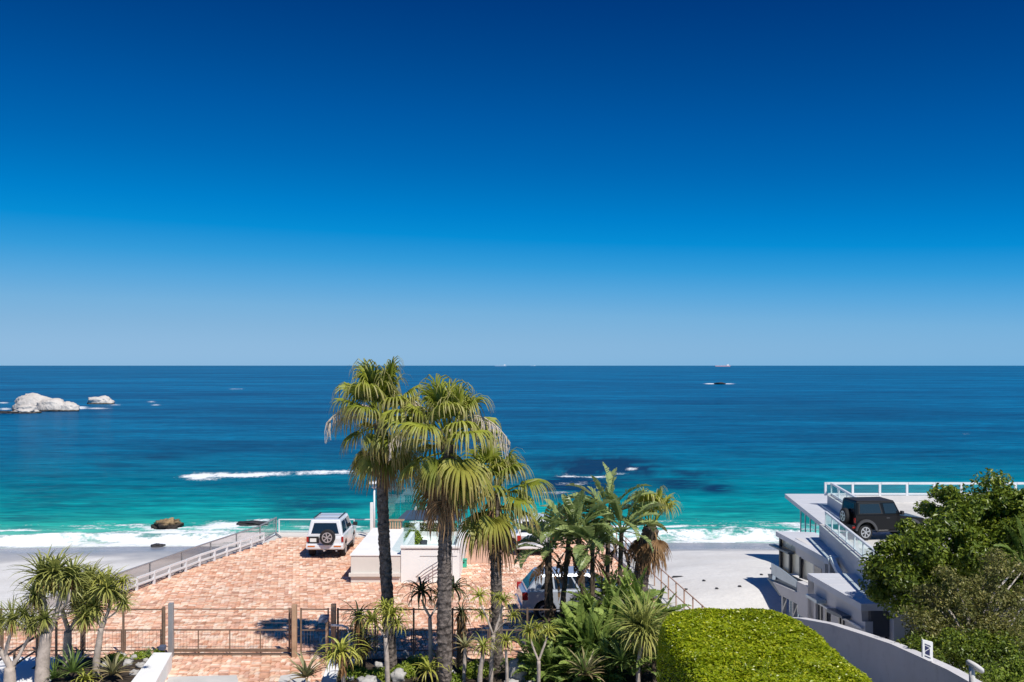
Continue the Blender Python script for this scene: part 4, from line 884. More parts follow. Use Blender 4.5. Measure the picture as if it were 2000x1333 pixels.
# ------------------------------------------------------------------ curved white ramp wall, sign, post
WP = [(1500, 1206, 31), (1560, 1208, 29.5), (1620, 1219, 27.8), (1680, 1238, 26), (1740, 1258, 24.2), (1800, 1285, 22.5), (1850, 1308, 21.2), (1900, 1336, 20), (1960, 1375, 18.8)]
wp = [P(*p) for p in WP]; mb = MB(); prev = None
for i, p in enumerate(wp):
    d_ = (wp[min(i+1, len(wp)-1)]-wp[max(i-1, 0)]); d_.z = 0; n_ = Vector((-d_.y, d_.x, 0)).normalized(); n_ = n_ if n_.x > 0 else -n_
    mb.v += [(p.x, p.y, 5), tuple(p), tuple(p+n_*.26), (p.x+n_.x*.26, p.y+n_.y*.26, 5)]; mb.t += [0]*4
    if i:
        b_ = (i-1)*4; mb.f += [(b_+k, b_+4+k, b_+4+(k+1) % 4, b_+(k+1) % 4) for k in range(4)]
mb.f += [(0, 1, 2, 3), tuple(len(mb.v)-k for k in (1, 2, 3, 4))]
single('curved_wall', mb, M['wallgrey'], 'curving white plastered ramp wall behind the clipped hedge', 'wall', recalc=True)
struct('road', MB().prism([Vector((4.5, 12, 6.62)), Vector((9.3, 12, 6.62)), Vector((8.2, 31, 6.62)), Vector((6.4, 31, 6.62))], (0, 0, -.1)).mesh('road', M['asphalt']))
sg = thing('sign', 'white sign board with a dark blue chevron mark on the ramp wall', 'sign', P(1812, 1282, 22))
def sgp(px, py, off=0): return P(px, py, 22)+Vector((0, -off, 0))
part('board', MB().prism([sgp(1802, 1250), sgp(1822, 1255), sgp(1822, 1292), sgp(1802, 1284)], (0, .06, 0)), M['white'], sg, True)
M['navy'] = mat('navy_print', (.03, .035, .10), .6, var=.05)
part('print_border', MB().prism([sgp(1806, 1257, .004), sgp(1817.5, 1262, .004), sgp(1817.5, 1264, .004), sgp(1806, 1259, .004)], (0, -.002, 0)), M['navy'], sg, True)
part('chevron', MB().prism([sgp(1806.5, 1261, .004), sgp(1816, 1266, .004), sgp(1806.5, 1271, .004)], (0, -.002, 0)), M['navy'], sg, True)
part('chevron', MB().prism([sgp(1816, 1267.5, .004), sgp(1816, 1281, .004), sgp(1807, 1277, .004), sgp(1807, 1273, .004)], (0, -.002, 0)), M['navy'], sg, True)
part('print_border', MB().prism([sgp(1806, 1280, .004), sgp(1817.5, 1285, .004), sgp(1817.5, 1287, .004), sgp(1806, 1282, .004)], (0, -.002, 0)), M['navy'], sg, True)
bo = thing('bollard_light', 'pale post with a tilted oval cap at the end of the ramp wall', 'bollard', P(1905, 1345, 18.5))
q = P(1898, 1300, 18.5); part('post', MB().tube([P(1900, 1375, 18.5), q], .055, 10), M['concrete'], bo, True, smooth=True)
cap = MB().lathe([(.02, -.05), (.13, -.04), (.15, .0), (.13, .04), (.02, .05)], 18, 'x'); o = part('cap', cap, M['concrete'], bo, smooth=True); o.location = q-bo.location+Vector((.06, 0, -.02)); o.rotation_euler = (0, R(-55), .3); o.scale = (1, 1, 1.35)

# ships on the horizon
def ship(px, Yk, L, hull, sup, label, dirx=1):
    x = (px-CX)/F*Yk; s_ = thing('cargo_ship', label, 'ship', (x, Yk, -2), 0, 'ships on the horizon')
    part('hull', MB().prism([Vector((-L/2, 0, 0)), Vector((L*.47, 0, 0)), Vector((L/2, 0, L*.075)), Vector((L*.42, 0, L*.065)), Vector((-L/2, 0, L*.065))], (0, 25, 0)), hull, s_)
    part('bridge', MB().box(L*.30*dirx-L*.04, L*.30*dirx+L*.05, 4, 21, L*.065, L*.15), sup, s_); part('funnel', MB().box(L*.38*dirx-L*.02, L*.38*dirx+L*.015, 9, 16, L*.066, L*.165), sup, s_)
    for k in (-.3, -.1, .1): part('mast', MB().box(L*k-L*.006, L*k+L*.006, 12, 13, L*.066, L*.11), sup, s_)
M['hullred'] = mat('hazed_red_hull', (.55, .33, .36), .7, var=.05, vscale=.01); M['shipwhite'] = mat('ship_white', (.8, .78, .78), .6, var=0); M['hullblue'] = mat('hazy_hull', (.25, .38, .52), .7, var=0)  # distance haze is mixed into the hull colours
ship(1412, 13000, 200, M['hullred'], M['shipwhite'], 'pale red cargo ship with a white bridge on the horizon')
ship(978, 17500, 210, M['hullblue'], M['shipwhite'], 'hazy blue-grey ship with a white bridge on the horizon above the palms')
ship(1041, 22000, 120, M['hullblue'], M['shipwhite'], 'tiny hazy ship showing only its white bridge on the horizon')
# ------------------------------------------------------------------ plants
def fan_frond(seed, elev, sag, pet, rad, droop, nseg=26, spread=112, fold=.35, wid=1.0):
    """fan leaf: petiole along +x rising at elev, then a pleated fan whose split segment ends hang"""
    rg = random.Random(seed); mb = MB(); p = Vector((0, 0, 0)); e = elev; pts = [p.copy()]; n = 6
    for k in range(n):
        e -= sag/n; p = p+Vector((math.cos(R(e)), 0, math.sin(R(e))))*pet/n; pts.append(p.copy())
    mb.tube(pts, [.02+.012*(1-k/n) for k in range(n+1)], 5, False)
    d1 = Vector((math.cos(R(e)), 0, math.sin(R(e)))); S_ = Vector((0, 1, 0)); N_ = d1.cross(S_)*-1
    if N_.z < 0: N_ = -N_
    st_ = 2*R(spread)/nseg
    for i in range(nseg):
        ph = -R(spread)+st_*(i+.5)+rg.uniform(-.02, .02); q = abs(ph)/R(spread)
        L = rad*(1-.30*q*q)*rg.uniform(.88, 1.08); dr = (d1*math.cos(ph)+S_*math.sin(ph)+N_*fold*(.25+q*.5)).normalized()
        side = (N_.cross(dr)).normalized(); c = pts[-1].copy(); m = 6; step = L/m; vs = []; tp = []
        hang = droop*rg.uniform(.75, 1.25)
        for k in range(m+1):
            s_ = k/m; r_ = s_*L; w_ = r_*st_*.56 if s_ < .36 else .36*L*st_*.56*max(0, 1-(s_-.36)/.64)**.7
            w_ = w_*wid+.0035; pl = N_*(.022 if k else 0)*(1-s_)
            vs += [c-side*w_-pl, c+pl, c+side*w_-pl]; tp += [max(0, (s_-.5)/.5)*rg.uniform(.5, 1)]*3
            g_ = 0 if s_ < .22 else hang*((s_-.22)/.78)**.7
            dr = (dr+Vector((0, 0, -g_))+Vector((rg.uniform(-.05, .05), rg.uniform(-.05, .05), 0))).normalized(); c = c+dr*step
        fs_ = []
        for k in range(m): fs_ += [(3*k, 3*k+1, 3*k+4, 3*k+3), (3*k+1, 3*k+2, 3*k+5, 3*k+4)]
        mb.add(vs, fs_, tp)
    return mb
FR = {}
for cl, (el, sag, pet, rad, dr, mt) in {'up': (80, 8, .75, 1.0, 1.5, 'frond'), 'mid': (58, 25, .78, 1.08, 1.8, 'frond'), 'out': (28, 32, .74, 1.1, 1.9, 'frond'), 'low': (-10, 32, .62, 1.1, 1.9, 'frondold'), 'hang': (-45, 25, .5, 1.0, 1.4, 'frondold'), 'dead': (-62, 18, .42, .95, 1.3, 'deadfrond')}.items():
    FR[cl] = [fan_frond(100+k*7+len(cl)*31, el+(k-1)*8, sag, pet*(.9+.1*k), rad*(.92+.08*k), dr, 32 if cl != 'dead' else 20, 112 if cl not in ('dead',) else 80, fold=.3 if cl != 'dead' else .1, wid=1.0 if cl != 'dead' else .75).mesh('frond', M[mt]) for k in range(4)]
def trunk_mesh(pts, r0, r1, rings, n=14, rough=.1, name='trunk'):
    mb = MB(); P_ = [Vector(p) for p in pts]; m = len(P_)-1; vs = []
    for i in range(rings+1):
        u = i/rings*m; k = min(int(u), m-1); f = u-k; c = P_[k].lerp(P_[k+1], f); r = r0+(r1-r0)*i/rings
        if m > 2:
            a, b_, c2_, d_ = P_[max(k-1, 0)], P_[k], P_[k+1], P_[min(k+2, m)]
            c = .5*((2*b_)+(c2_-a)*f+(2*a-5*b_+4*c2_-d_)*f*f+(3*b_-a-3*c2_+d_)*f**3)
        for q in range(n):
            a = 2*math.pi*(q+.5*(i % 2))/n; rr = r*(1+U(-rough, rough)+(.09 if (i % 3 == 0) else 0)*rough*10*.5); vs.append((c.x+rr*math.cos(a), c.y+rr*math.sin(a), c.z+U(-.01, .01)))
    fs_ = [(i*n+q, i*n+(q+1) % n, (i+1)*n+(q+1) % n, (i+1)*n+q) for i in range(rings) for q in range(n)]+[tuple(range(rings*n, rings*n+n))]
    mb.add(vs, fs_); return mb
def fan_palm(label, Y, base, mids, top, r0, r1, spec, seed, scale=1.0, stalks=0, skirt=.9, gz_=TZ):
    random.seed(seed); b_ = P(base[0], base[1], Y); b_.z = gz_-.1; t_ = thing('fan_palm', label, 'palm tree', b_, 0, 'fan palms in the garden')
    pts = [b_]+[P(x, y_, Y) for x, y_ in mids]+[P(top[0], top[1], Y)]
    part('trunk', trunk_mesh(pts, r0, r1, int((pts[-1]-pts[0]).length/.055)), M['trunk'], t_, True, smooth=False)
    tp = pts[-1]-b_
    part('crown_shaft', MB().tube([tp+Vector((0, 0, -.35)), tp+Vector((0, 0, -.1)), tp+Vector((0, 0, .12))], [r1*1.1, r1*1.25, .06], 10, jit=.15), M['stem'], t_)
    g = 2.399963; i = 0
    for cl, cnt, dz0, dz1 in spec:
        for k in range(cnt):
            o = link('dead_frond' if cl == 'dead' else 'frond', FR[cl][(i+k) % 4], t_); az = i*g+U(-.3, .3); i += 1
            o.location = tp+Vector((math.cos(az)*r1*.8, math.sin(az)*r1*.8, U(dz0, dz1))); o.rotation_euler = (U(-.12, .12), U(-.15, .15), az); s_ = scale*U(.74, 1.2); o.scale = (s_, s_, s_)
    for k in range(stalks):
        az = R((180, 0, 350, 190, 20, 170)[k % 6])+U(-.3, .3); mb = MB(); pp = []; d_ = Vector((math.cos(az), math.sin(az), 0))
        for j in range(9):
            s_ = j/8; pp.append(Vector((0, 0, .15))+d_*(1.62*s_)*scale+Vector((0, 0, (1.5*s_-1.75*s_*s_+.12*(k % 3))*scale)))
        mb.tube(pp, [.024*(1-.5*j/8) for j in range(9)], 5)
        for j in range(4, 9):
            for q in range(7):
                c = pp[j].lerp(pp[j-1], random.random()); L = U(.25, .6); e2 = c+Vector((U(-.06, .06), U(-.06, .06), -L)); mb.tube([c, c.lerp(e2, .5)+Vector((U(-.05, .05), U(-.05, .05), .05)), e2], [.012, .010, .006], 3, False)
        o = part('flower_stalk', mb, M['straw'], t_); o.location = tp
    return t_
SP = [('up', 8, .1, .3), ('mid', 9, .0, .22), ('out', 6, -.1, .12), ('low', 6, -.4, -.05), ('hang', 7, -.7, -.2), ('dead', 9, -.9, -.3)]
fan_palm('tallest fan palm with white flower stalks and a dark slim trunk', 26.2, (764, 1318), [(756, 1160), (748, 1000)], (744, 822), .165, .14, SP, 11, .88, 4)
fan_palm('fan palm with the thickest pale-scarred trunk and a brown skirt', 24.8, (868, 1345), [(868, 1180), (870, 1020)], (876, 864), .19, .155, SP+[('dead', 8, -1.1, -.5)], 12, .93, 3)
fan_palm('shorter fan palm with a drooping skirt beside the strelitzia stems', 26.2, (973, 1315), [(970, 1180), (968, 1080)], (966, 968), .155, .14, [('up', 5, .05, .25), ('mid', 7, 0, .2), ('out', 7, -.1, .1), ('low', 5, -.4, -.1), ('hang', 4, -.5, -.2), ('dead', 9, -.7, -.2)], 13, .86, 0)
p4 = fan_palm('small ragged fan palm with tan dead fronds leaning over the beach', 30, (1247, 1240), [(1251, 1140), (1258, 1085)], (1270, 1030), .24, .2, [('up', 7, .0, .2), ('mid', 2, .1, .2), ('dead', 16, -.35, .05)], 14, .72, 0)

# strelitzia leaves
def paddle(seed, elev, bend, pet, L, W_, splits, vee=.35, roll=0):
    rg = random.Random(seed); mb = MB(); p = Vector((0, 0, 0)); e = elev; rib = [p.copy()]; n1 = 4; n2 = 10
    for k in range(n1): e -= bend*.3/n1; p = p+Vector((math.cos(R(e)), 0, math.sin(R(e))))*pet/n1; rib.append(p.copy())
    mb.tube(rib, [.028, .024, .02, .018, .016], 5, False)
    nodes = [(p.copy(), e)]
    for k in range(n2): e -= bend*.7/n2*(.4+1.2*k/n2); p = p+Vector((math.cos(R(e)), 0, math.sin(R(e))))*L/n2; nodes.append((p.copy(), e))
    mb.tube([q for q, _ in nodes], [.014*(1-.8*k/n2)+.002 for k in range(n2+1)], 4, False)
    for sgn in (-1, 1):
        k = 0.0
        while k < n2-.01:
            k2 = min(n2, k+rg.choice((.5, 1, 1, 1.5, 2)) if splits else n2 if k == 0 else n2)
            if not splits: k2 = k+1
            dz = rg.uniform(-.35, .25) if splits else 0
            def at_(kk):
                i = min(int(kk), n2-1); f = kk-i; q = nodes[i][0].lerp(nodes[i+1][0], f); ee = nodes[i][1]+(nodes[i+1][1]-nodes[i][1])*f
                prof = max(0.02, max(0, math.sin(math.pi*min(1, max(0, .08+.92*kk/n2))**.85))**.75); return q, ee, prof
            vs = []; tp = []
            for kk in (k, k2-(.14 if splits else 0)):
                q, ee, pr = at_(kk); up = Vector((-math.sin(R(ee)), 0, math.cos(R(ee)))); fw = Vector((math.cos(R(ee)), 0, math.sin(R(ee))))
                w_ = W_*pr; lat = Vector((0, sgn, 0))
                a = q+lat*w_*.5+up*w_*.5*vee+fw*w_*.12; b_ = q+lat*w_*.95+up*w_*(vee*.75+dz*.5)+fw*w_*.3
                vs += [q, a, b_]; tp += [0, .15, .5*rg.random()]
            mb.add(vs, [(0, 1, 4, 3), (1, 2, 5, 4)], tp); k = k2
    return mb
ST = {}
for cl, (el, be, pe, L, W_, sp_, mt) in {'up': (82, 30, .6, 1.25, .30, True, 'strel'), 'mid': (62, 65, .65, 1.3, .32, True, 'strel'), 'out': (42, 90, .6, 1.25, .32, True, 'strel'), 'low': (10, 80, .45, 1.1, .30, True, 'strel'), 'dead': (-40, 50, .35, 1.0, .12, True, 'streldead'), 'bup': (80, 26, .5, 1.1, .21, True, 'strelbright'), 'bmid': (60, 65, .55, .95, .20, True, 'strelbright'), 'bout': (38, 90, .45, .9, .20, True, 'strelbright')}.items():
    ST[cl] = [paddle(300+k*13+len(cl), el+(k-1)*7, be*(.85+.15*k), pe, L*(.9+.07*k), W_, sp_).mesh('leaf', M[mt]) for k in range(4)]
def strelitzia(label, Y, base, heads, spec, seed, scale=.8, group='strelitzias beside the fan palms', gz_=TZ, stem_r=.075):
    random.seed(seed); b_ = P(base[0], base[1], Y); b_.z = gz_-.1; t_ = thing('strelitzia', label, 'plant', b_, 0, group)
    for hi, (hx, hy) in enumerate(heads):
        h = P(hx, hy, Y)-b_+Vector((0, U(-.2, .2), 0)); foot = Vector((h.x*.35, U(-.25, .25), 0))
        if h.z > .5:
            mid = foot.lerp(h, .5)+Vector((U(-.06, .06), U(-.06, .06), 0)); part('stem', trunk_mesh([foot, mid, h], stem_r*1.1, stem_r*.85, max(6, int(h.z/.1)), 8, .16), M['stem'], t_)
        fa = U(-.5, .5)
        for cl, cnt in spec:
            for k in range(cnt):
                o = link('dead_leaf' if cl == 'dead' else 'leaf', ST[cl][random.randrange(4)], t_); az = fa+(0 if random.random() < .5 else math.pi)+U(-.75, .75)
                o.location = h+Vector((0, 0, U(-.15, .05) if cl != 'dead' else U(-.5, -.1))); s_ = scale*U(.82, 1.15); o.scale = (s_, s_, s_); o.rotation_euler = (U(-.35, .35), U(-.12, .12), az)
    return t_
SS = [('up', 5), ('mid', 7), ('out', 6), ('low', 3), ('dead', 7)]
strelitzia('tall strelitzia with two leafy heads next to the shorter fan palm', 28, (1080, 1285), [(1072, 1070), (1112, 1052)], SS, 21, .72)
strelitzia('tallest strelitzia with its upright leaves against the dark reef water', 28.6, (1190, 1280), [(1190, 1012), (1215, 1042)], SS, 22, .76)
strelitzia('strelitzia with yellowing leaves between the two taller ones', 27.6, (1150, 1285), [(1130, 1040), (1158, 1075)], SS, 23, .66)
strelitzia('thin strelitzia with a single small head in front of the white estate car', 27.8, (1074, 1290), [(1070, 1062)], [('up', 2), ('mid', 2), ('out', 3), ('dead', 5)], 24, .55)
SB = [('bup', 5), ('bmid', 8), ('bout', 7)]
for i, (bx_, by_, Y_, sc_, lab) in enumerate([(1104, 1282, 26.0, .68, 'bright paddle-leaved strelitzia clump before the silver hatchback'), (1136, 1272, 25.8, .82, 'strelitzia clump with one tall straight light-green leaf'), (1180, 1225, 27.2, .85, 'strelitzia clump at the foot of the tallest strelitzia'),
        (1232, 1210, 27.6, .85, 'strelitzia clump at the foot of the small ragged palm'), (1270, 1235, 27, .8, 'strelitzia clump arching over the brown railing'), (1210, 1250, 26, .8, 'low strelitzia clump behind the silvery dragon-like rosette'), (1160, 1275, 25.4, .75, 'low strelitzia clump in the deep shade of the bed'),
        (1290, 1290, 24.6, .75, 'drooping strelitzia clump at the shaded foot of the hedge'), (1050, 1300, 25.4, .6, 'small strelitzia clump behind the forked aloe')]):
    random.seed(60+i); b_ = G(bx_, by_+40, TZ); b_ = P(bx_, by_, Y_); gz0 = min(b_.z, TZ+.5); strelitzia(lab, Y_, (bx_, by_), [(bx_-12, by_+4), (bx_+12, by_-4)], SB, 70+i, sc_, 'low strelitzia clumps', gz_=TZ, stem_r=.06)

for i, (bx_, by_, Y_, sc_, lab) in enumerate([(1062, 1318, 24.8, .5, 'light-green strelitzia sprout between the Y-forked aloe and the big pointed stone'), (1120, 1318, 24.9, .58, 'light-green strelitzia sprout behind the wide ground aloe'), (1180, 1316, 25.0, .58, 'light-green strelitzia sprout behind the bright spiky agave'), (1240, 1305, 25.4, .6, 'light-green strelitzia sprout behind the silvery rosette'), (1145, 1240, 27.4, .75, 'strelitzia clump among the bare strelitzia stems'), (1205, 1180, 28.6, .7, 'strelitzia clump against the foot of the brown railing')]):
    strelitzia(lab, Y_, (bx_, by_), [(bx_-10, by_+4), (bx_+10, by_-4)], SB, 170+i, sc_, 'low strelitzia clumps', gz_=TZ, stem_r=.05)

# aloes
def rosette(seed, n, L, W_, e_hi, e_lo, curl, dead=0, droop=1.0):
    rg = random.Random(seed); mb = MB(); g = 2.399963
    for i in range(n):
        f = i/(n-1); el = e_hi+(e_lo-e_hi)*f**.9+rg.uniform(-8, 8); az = i*g+rg.uniform(-.2, .2); l = L*rg.uniform(.8, 1.1)*(.7+.3*math.sin(math.pi*min(1, .25+f))); m = 5
        p = Vector((.03*math.cos(az), .03*math.sin(az), .05*(1-f))); e = el; vs = []; tp = []
        cu = curl*rg.uniform(.6, 1.3)*(1 if rg.random() > .1 else .3)
        for k in range(m+1):
            s_ = k/m; w_ = W_*(1-s_)**.75+.002; h = Vector((math.cos(az), math.sin(az), 0)); sd = Vector((-math.sin(az), math.cos(az), 0)); up = Vector((0, 0, 1))*math.cos(R(e))-h*math.sin(R(e))
            vs += [p+sd*w_+up*w_*.55, p, p-sd*w_+up*w_*.55]; tp += [max(0, f-.45)*.9+s_*.25]*3
            e -= cu/m*(.5+s_); p = p+(h*math.cos(R(e))+Vector((0, 0, math.sin(R(e)))))*l/m
        fs_ = []
        for k in range(m): fs_ += [(3*k, 3*k+1, 3*k+4, 3*k+3), (3*k+1, 3*k+2, 3*k+5, 3*k+4)]
        mb.add(vs, fs_, tp)
    return mb
ROS = {}
for kd, (n, L, W_, hi, lo, cu, mt) in {'tree': (84, .56, .026, 86, -55, 60, 'aloegreen'), 'curl': (34, .62, .026, 80, -10, 125, 'aloe'), 'dark': (34, .64, .026, 82, -15, 130, 'aloedark'), 'pale': (26, .58, .04, 80, 12, 40, 'aloepink'), 'agave': (42, .6, .026, 86, 0, 25, 'agave'), 'silver': (80, .66, .017, 86, -40, 60, 'aloegreen'), 'dead': (22, .4, .024, -45, -80, 30, 'aloedead')}.items():
    ROS[kd] = [rosette(500+k*17+len(kd), n, L, W_, hi, lo, cu).mesh('leaf_rosette', M[mt]) for k in range(3)]
def aloe(name, label, Y, base, segs, heads, cat='aloe', r0=.08, group=None, bark='aloebark', seed=1, gz_=TZ):
    """segs: list of (pixel path, r start, r end); heads: (px, py, kind, radius px, dead skirt)"""
    random.seed(seed); b_ = P(base[0], base[1], Y); b_.z = gz_-.05; t_ = thing(name, label, cat, b_, 0, group)
    for i, (path, ra, rb) in enumerate(segs):
        pts = [P(x, y_, Y)-b_ for x, y_ in path]
        for k, q in enumerate(pts): q.y += .12*((i % 3)-1)*k/len(pts)
        if i == 0: pts[0].z = 0
        part('trunk' if i == 0 else 'branch', trunk_mesh(pts, ra, rb, max(5, int((pts[-1]-pts[0]).length/.12)), 9, .05), M[bark], t_, smooth=True)
    for px, py, kd, rp, dead in heads:
        h = P(px, py, Y)-b_; h.y += U(-.18, .12); o = link('leaf_rosette', ROS[kd][random.randrange(3)], t_); o.location = h; s_ = rp*Y/F/.55*(1.38 if kd == 'tree' else 1.2 if kd == 'silver' else 1.08); o.scale = (s_, s_, s_); o.rotation_euler = (U(-.15, .15), U(-.15, .15), U(0, 6))
        if dead: o = link('dead_leaves', ROS['dead'][random.randrange(3)], t_); o.location = h+Vector((0, 0, -.03)); s_ *= dead; o.scale = (s_, s_, s_); o.rotation_euler = (0, 0, U(0, 6))
    return t_
GA, GB = 'tree aloes at the fence corner', 'aloes in the garden bed'
aloe('tree_aloe', 'stout pale-trunked tree aloe with the biggest green crown', 24.7, (80, 1345), [([(80, 1345), (86, 1285), (93, 1235)], .19, .13), ([(93, 1238), (88, 1195), (82, 1150)], .09, .05), ([(95, 1235), (112, 1190), (118, 1150)], .09, .05), ([(112, 1195), (135, 1175), (140, 1150)], .06, .045)],
     [(80, 1130, 'tree', 48, .9), (112, 1118, 'tree', 44, .9), (140, 1128, 'tree', 40, .8), (98, 1140, 'tree', 38, 0), (92, 1208, 'tree', 28, .8), (72, 1165, 'tree', 34, 1.0), (128, 1150, 'tree', 36, 0)], 'tree aloe', group=GA, seed=31)
aloe('tree_aloe', 'forked tree aloe with a dark shaded trunk behind the stout one', 26, (132, 1300), [([(132, 1312), (133, 1270), (135, 1232)], .13, .10), ([(135, 1235), (125, 1205), (120, 1180)], .07, .05), ([(135, 1235), (150, 1205), (158, 1165)], .07, .05)],
     [(160, 1150, 'tree', 40, .8), (150, 1178, 'tree', 34, .8), (182, 1158, 'tree', 38, .7), (175, 1135, 'tree', 34, 0)], 'tree aloe', group=GA, seed=32)
aloe('tree_aloe', 'slender tree aloe with yellowish drooping heads nearest the sliding gate', 25.3, (187, 1330), [([(187, 1332), (190, 1285), (200, 1225)], .11, .07), ([(200, 1228), (188, 1200), (182, 1185)], .055, .04), ([(200, 1225), (212, 1190), (216, 1160)], .055, .04), ([(205, 1212), (228, 1195), (240, 1182)], .03, .025)],
     [(182, 1188, 'tree', 40, .9), (212, 1150, 'tree', 40, .7), (238, 1140, 'curl', 34, 0), (242, 1180, 'tree', 24, .5), (170, 1205, 'tree', 34, .9), (222, 1165, 'tree', 30, 0), (200, 1132, 'curl', 34, 0)], 'tree aloe', group=GA, seed=33)
aloe('tree_aloe', 'grey-leaved tree aloe with two thick pale branches over the ramp', 24.6, (18, 1345), [([(20, 1345), (21, 1320), (22, 1302)], .16, .12), ([(22, 1304), (8, 1280), (-6, 1262)], .10, .07), ([(22, 1304), (34, 1285), (40, 1272), (62, 1232)], .07, .04), ([(10, 1280), (18, 1250), (28, 1228)], .05, .04)],
     [(30, 1210, 'silver', 40, .9), (62, 1222, 'tree', 28, 1.0), (-4, 1222, 'silver', 36, .6), (52, 1200, 'silver', 30, 0)], 'tree aloe', group=GA, seed=34)
aloe('aloe', 'dark arching aloe whose slim trunk forks between the two near palm trunks', 25.6, (842, 1298), [([(842, 1298), (841, 1250), (840, 1205)], .06, .05), ([(840, 1206), (830, 1188), (824, 1172)], .04, .03), ([(840, 1206), (850, 1190), (856, 1172)], .035, .03)], [(822, 1160, 'dark', 50, 0), (858, 1168, 'curl', 34, 0), (886, 1152, 'dark', 46, 0)], group=GB, seed=41)
aloe('aloe', 'dark blue-green aloe with a shaggy trunk behind the yellow-green one', 25.8, (705, 1300), [([(705, 1310), (704, 1260), (702, 1215)], .13, .12)], [(702, 1205, 'dark', 44, 1.2), (704, 1235, 'dark', 40, 1.2), (716, 1258, 'dark', 36, 1.1)], group=GB, bark='stem', seed=42)
aloe('aloe', 'yellow-green arching aloe on a bare pale trunk beside the tallest palm', 24.6, (758, 1345), [([(758, 1345), (756, 1290), (754, 1245)], .065, .055), ([(754, 1248), (760, 1225), (766, 1212)], .04, .03), ([(754, 1248), (742, 1228), (730, 1222)], .035, .03)], [(766, 1200, 'curl', 46, 0), (728, 1214, 'curl', 42, 0), (752, 1190, 'curl', 36, 0), (776, 1218, 'curl', 36, 0)], group=GB, seed=43)
aloe('aloe', 'spreading green aloe with orange dead leaves down its stem near the intercom', 24.5, (672, 1345), [([(672, 1345), (670, 1310), (668, 1285)], .055, .05)], [(668, 1272, 'curl', 52, 1.0), (672, 1300, 'dead', 30, .9), (690, 1280, 'curl', 34, 0), (648, 1282, 'curl', 34, 0)], group=GB, seed=44)
aloe('aloe', 'pale grey-green ground aloe at the corner of the drive', 24.9, (600, 1328), [], [(600, 1322, 'pale', 50, 0)], group=GB, seed=45)
aloe('aloe', 'dark-headed aloe with a thick skirt of dead leaves beside the thickest palm', 26, (902, 1270), [([(902, 1300), (902, 1250), (901, 1205)], .15, .12)], [(902, 1196, 'dark', 30, 1.6), (902, 1222, 'dead', 34, 1.1), (903, 1245, 'dead', 34, 1.1)], group=GB, bark='stem', seed=46)
aloe('aloe', 'tall pale aloe with splayed bare branches crossing the shorter palm trunk', 24.8, (958, 1345), [([(958, 1345), (960, 1290), (964, 1240)], .06, .05), ([(964, 1242), (950, 1205), (938, 1178)], .03, .025), ([(964, 1242), (975, 1210), (982, 1185)], .04, .03), ([(966, 1236), (985, 1215), (998, 1208)], .035, .03)], [(936, 1168, 'curl', 32, 0), (984, 1176, 'curl', 30, 0), (940, 1204, 'curl', 26, 0), (1002, 1204, 'curl', 26, 0), (972, 1168, 'curl', 20, 0)], group=GB, seed=47)
aloe('aloe', 'yellow-green aloe on a short stout stem left of the pale splayed one', 24.5, (936, 1345), [([(936, 1345), (938, 1310), (944, 1275)], .07, .055)], [(944, 1262, 'curl', 34, .6)], group=GB, seed=48)
aloe('aloe', 'small wispy aloe on a thin stem by the big white stone', 24.5, (990, 1345), [([(990, 1345), (990, 1300), (988, 1268)], .045, .035)], [(988, 1252, 'curl', 32, .7)], group=GB, seed=49)
aloe('aloe', 'yellowish aloe with a Y-forked stem before the strelitzia clump', 24.5, (1052, 1345), [([(1052, 1345), (1052, 1315), (1052, 1290)], .05, .045), ([(1052, 1292), (1042, 1268), (1036, 1248)], .032, .026), ([(1052, 1292), (1062, 1265), (1070, 1245)], .032, .026)], [(1034, 1236, 'curl', 34, .4), (1072, 1236, 'curl', 28, .4), (1050, 1228, 'curl', 24, 0)], group=GB, seed=50)
aloe('aloe', 'low golden aloe rosette at the foot of the thickest palm', 24.9, (838, 1320), [], [(838, 1308, 'curl', 42, 0), (862, 1300, 'curl', 34, 0)], group=GB, seed=51)
aloe('agave', 'bright green spiky agave in the shaded bed', 24.2, (1216, 1320), [], [(1216, 1296, 'agave', 48, 0)], 'agave', group=GB, seed=52)
aloe('aloe', 'wide yellowish ground aloe below the drooping strelitzia leaves', 24.3, (1145, 1335), [], [(1145, 1320, 'pale', 52, 0), (1140, 1312, 'agave', 36, 0)], group=GB, seed=53)
aloe('dragon_tree', 'silvery many-leaved rosette on a slim stem beside the hedge', 24.3, (1246, 1345), [([(1246, 1345), (1246, 1295), (1254, 1250)], .055, .045)], [(1258, 1226, 'silver', 60, .7), (1262, 1240, 'silver', 52, .6), (1240, 1222, 'silver', 44, 0)], 'plant', group=GB, seed=54)
aloe('aloe', 'pale blue-green leafless-stemmed aloe hanging beside the dead-skirted one', 25, (908, 1310), [([(905, 1310), (908, 1280), (910, 1255)], .05, .045)], [(909, 1262, 'pale', 30, 0)], group=GB, seed=55)
for i, (px, py, kd, rp, lab) in enumerate([(145, 1312, 'agave', 46, 'green spiky rosette on the ground below the tree aloes'), (222, 1318, 'pale', 48, 'pale pinkish rosette beside the white planter wall'), (112, 1322, 'agave', 36, 'small green rosette against the stout aloe trunk'), (168, 1330, 'curl', 40, 'yellow rosette among the stones of the corner planter'), (290, 1280, 'agave', 14, 'tiny rosette near the end of the planter wall')]):
    aloe('succulent', lab, 25, (px, py+8), [], [(px, py, kd, rp, 0)], 'succulent', group='rosettes in the corner planter', seed=80+i, gz_=TZ+.2)

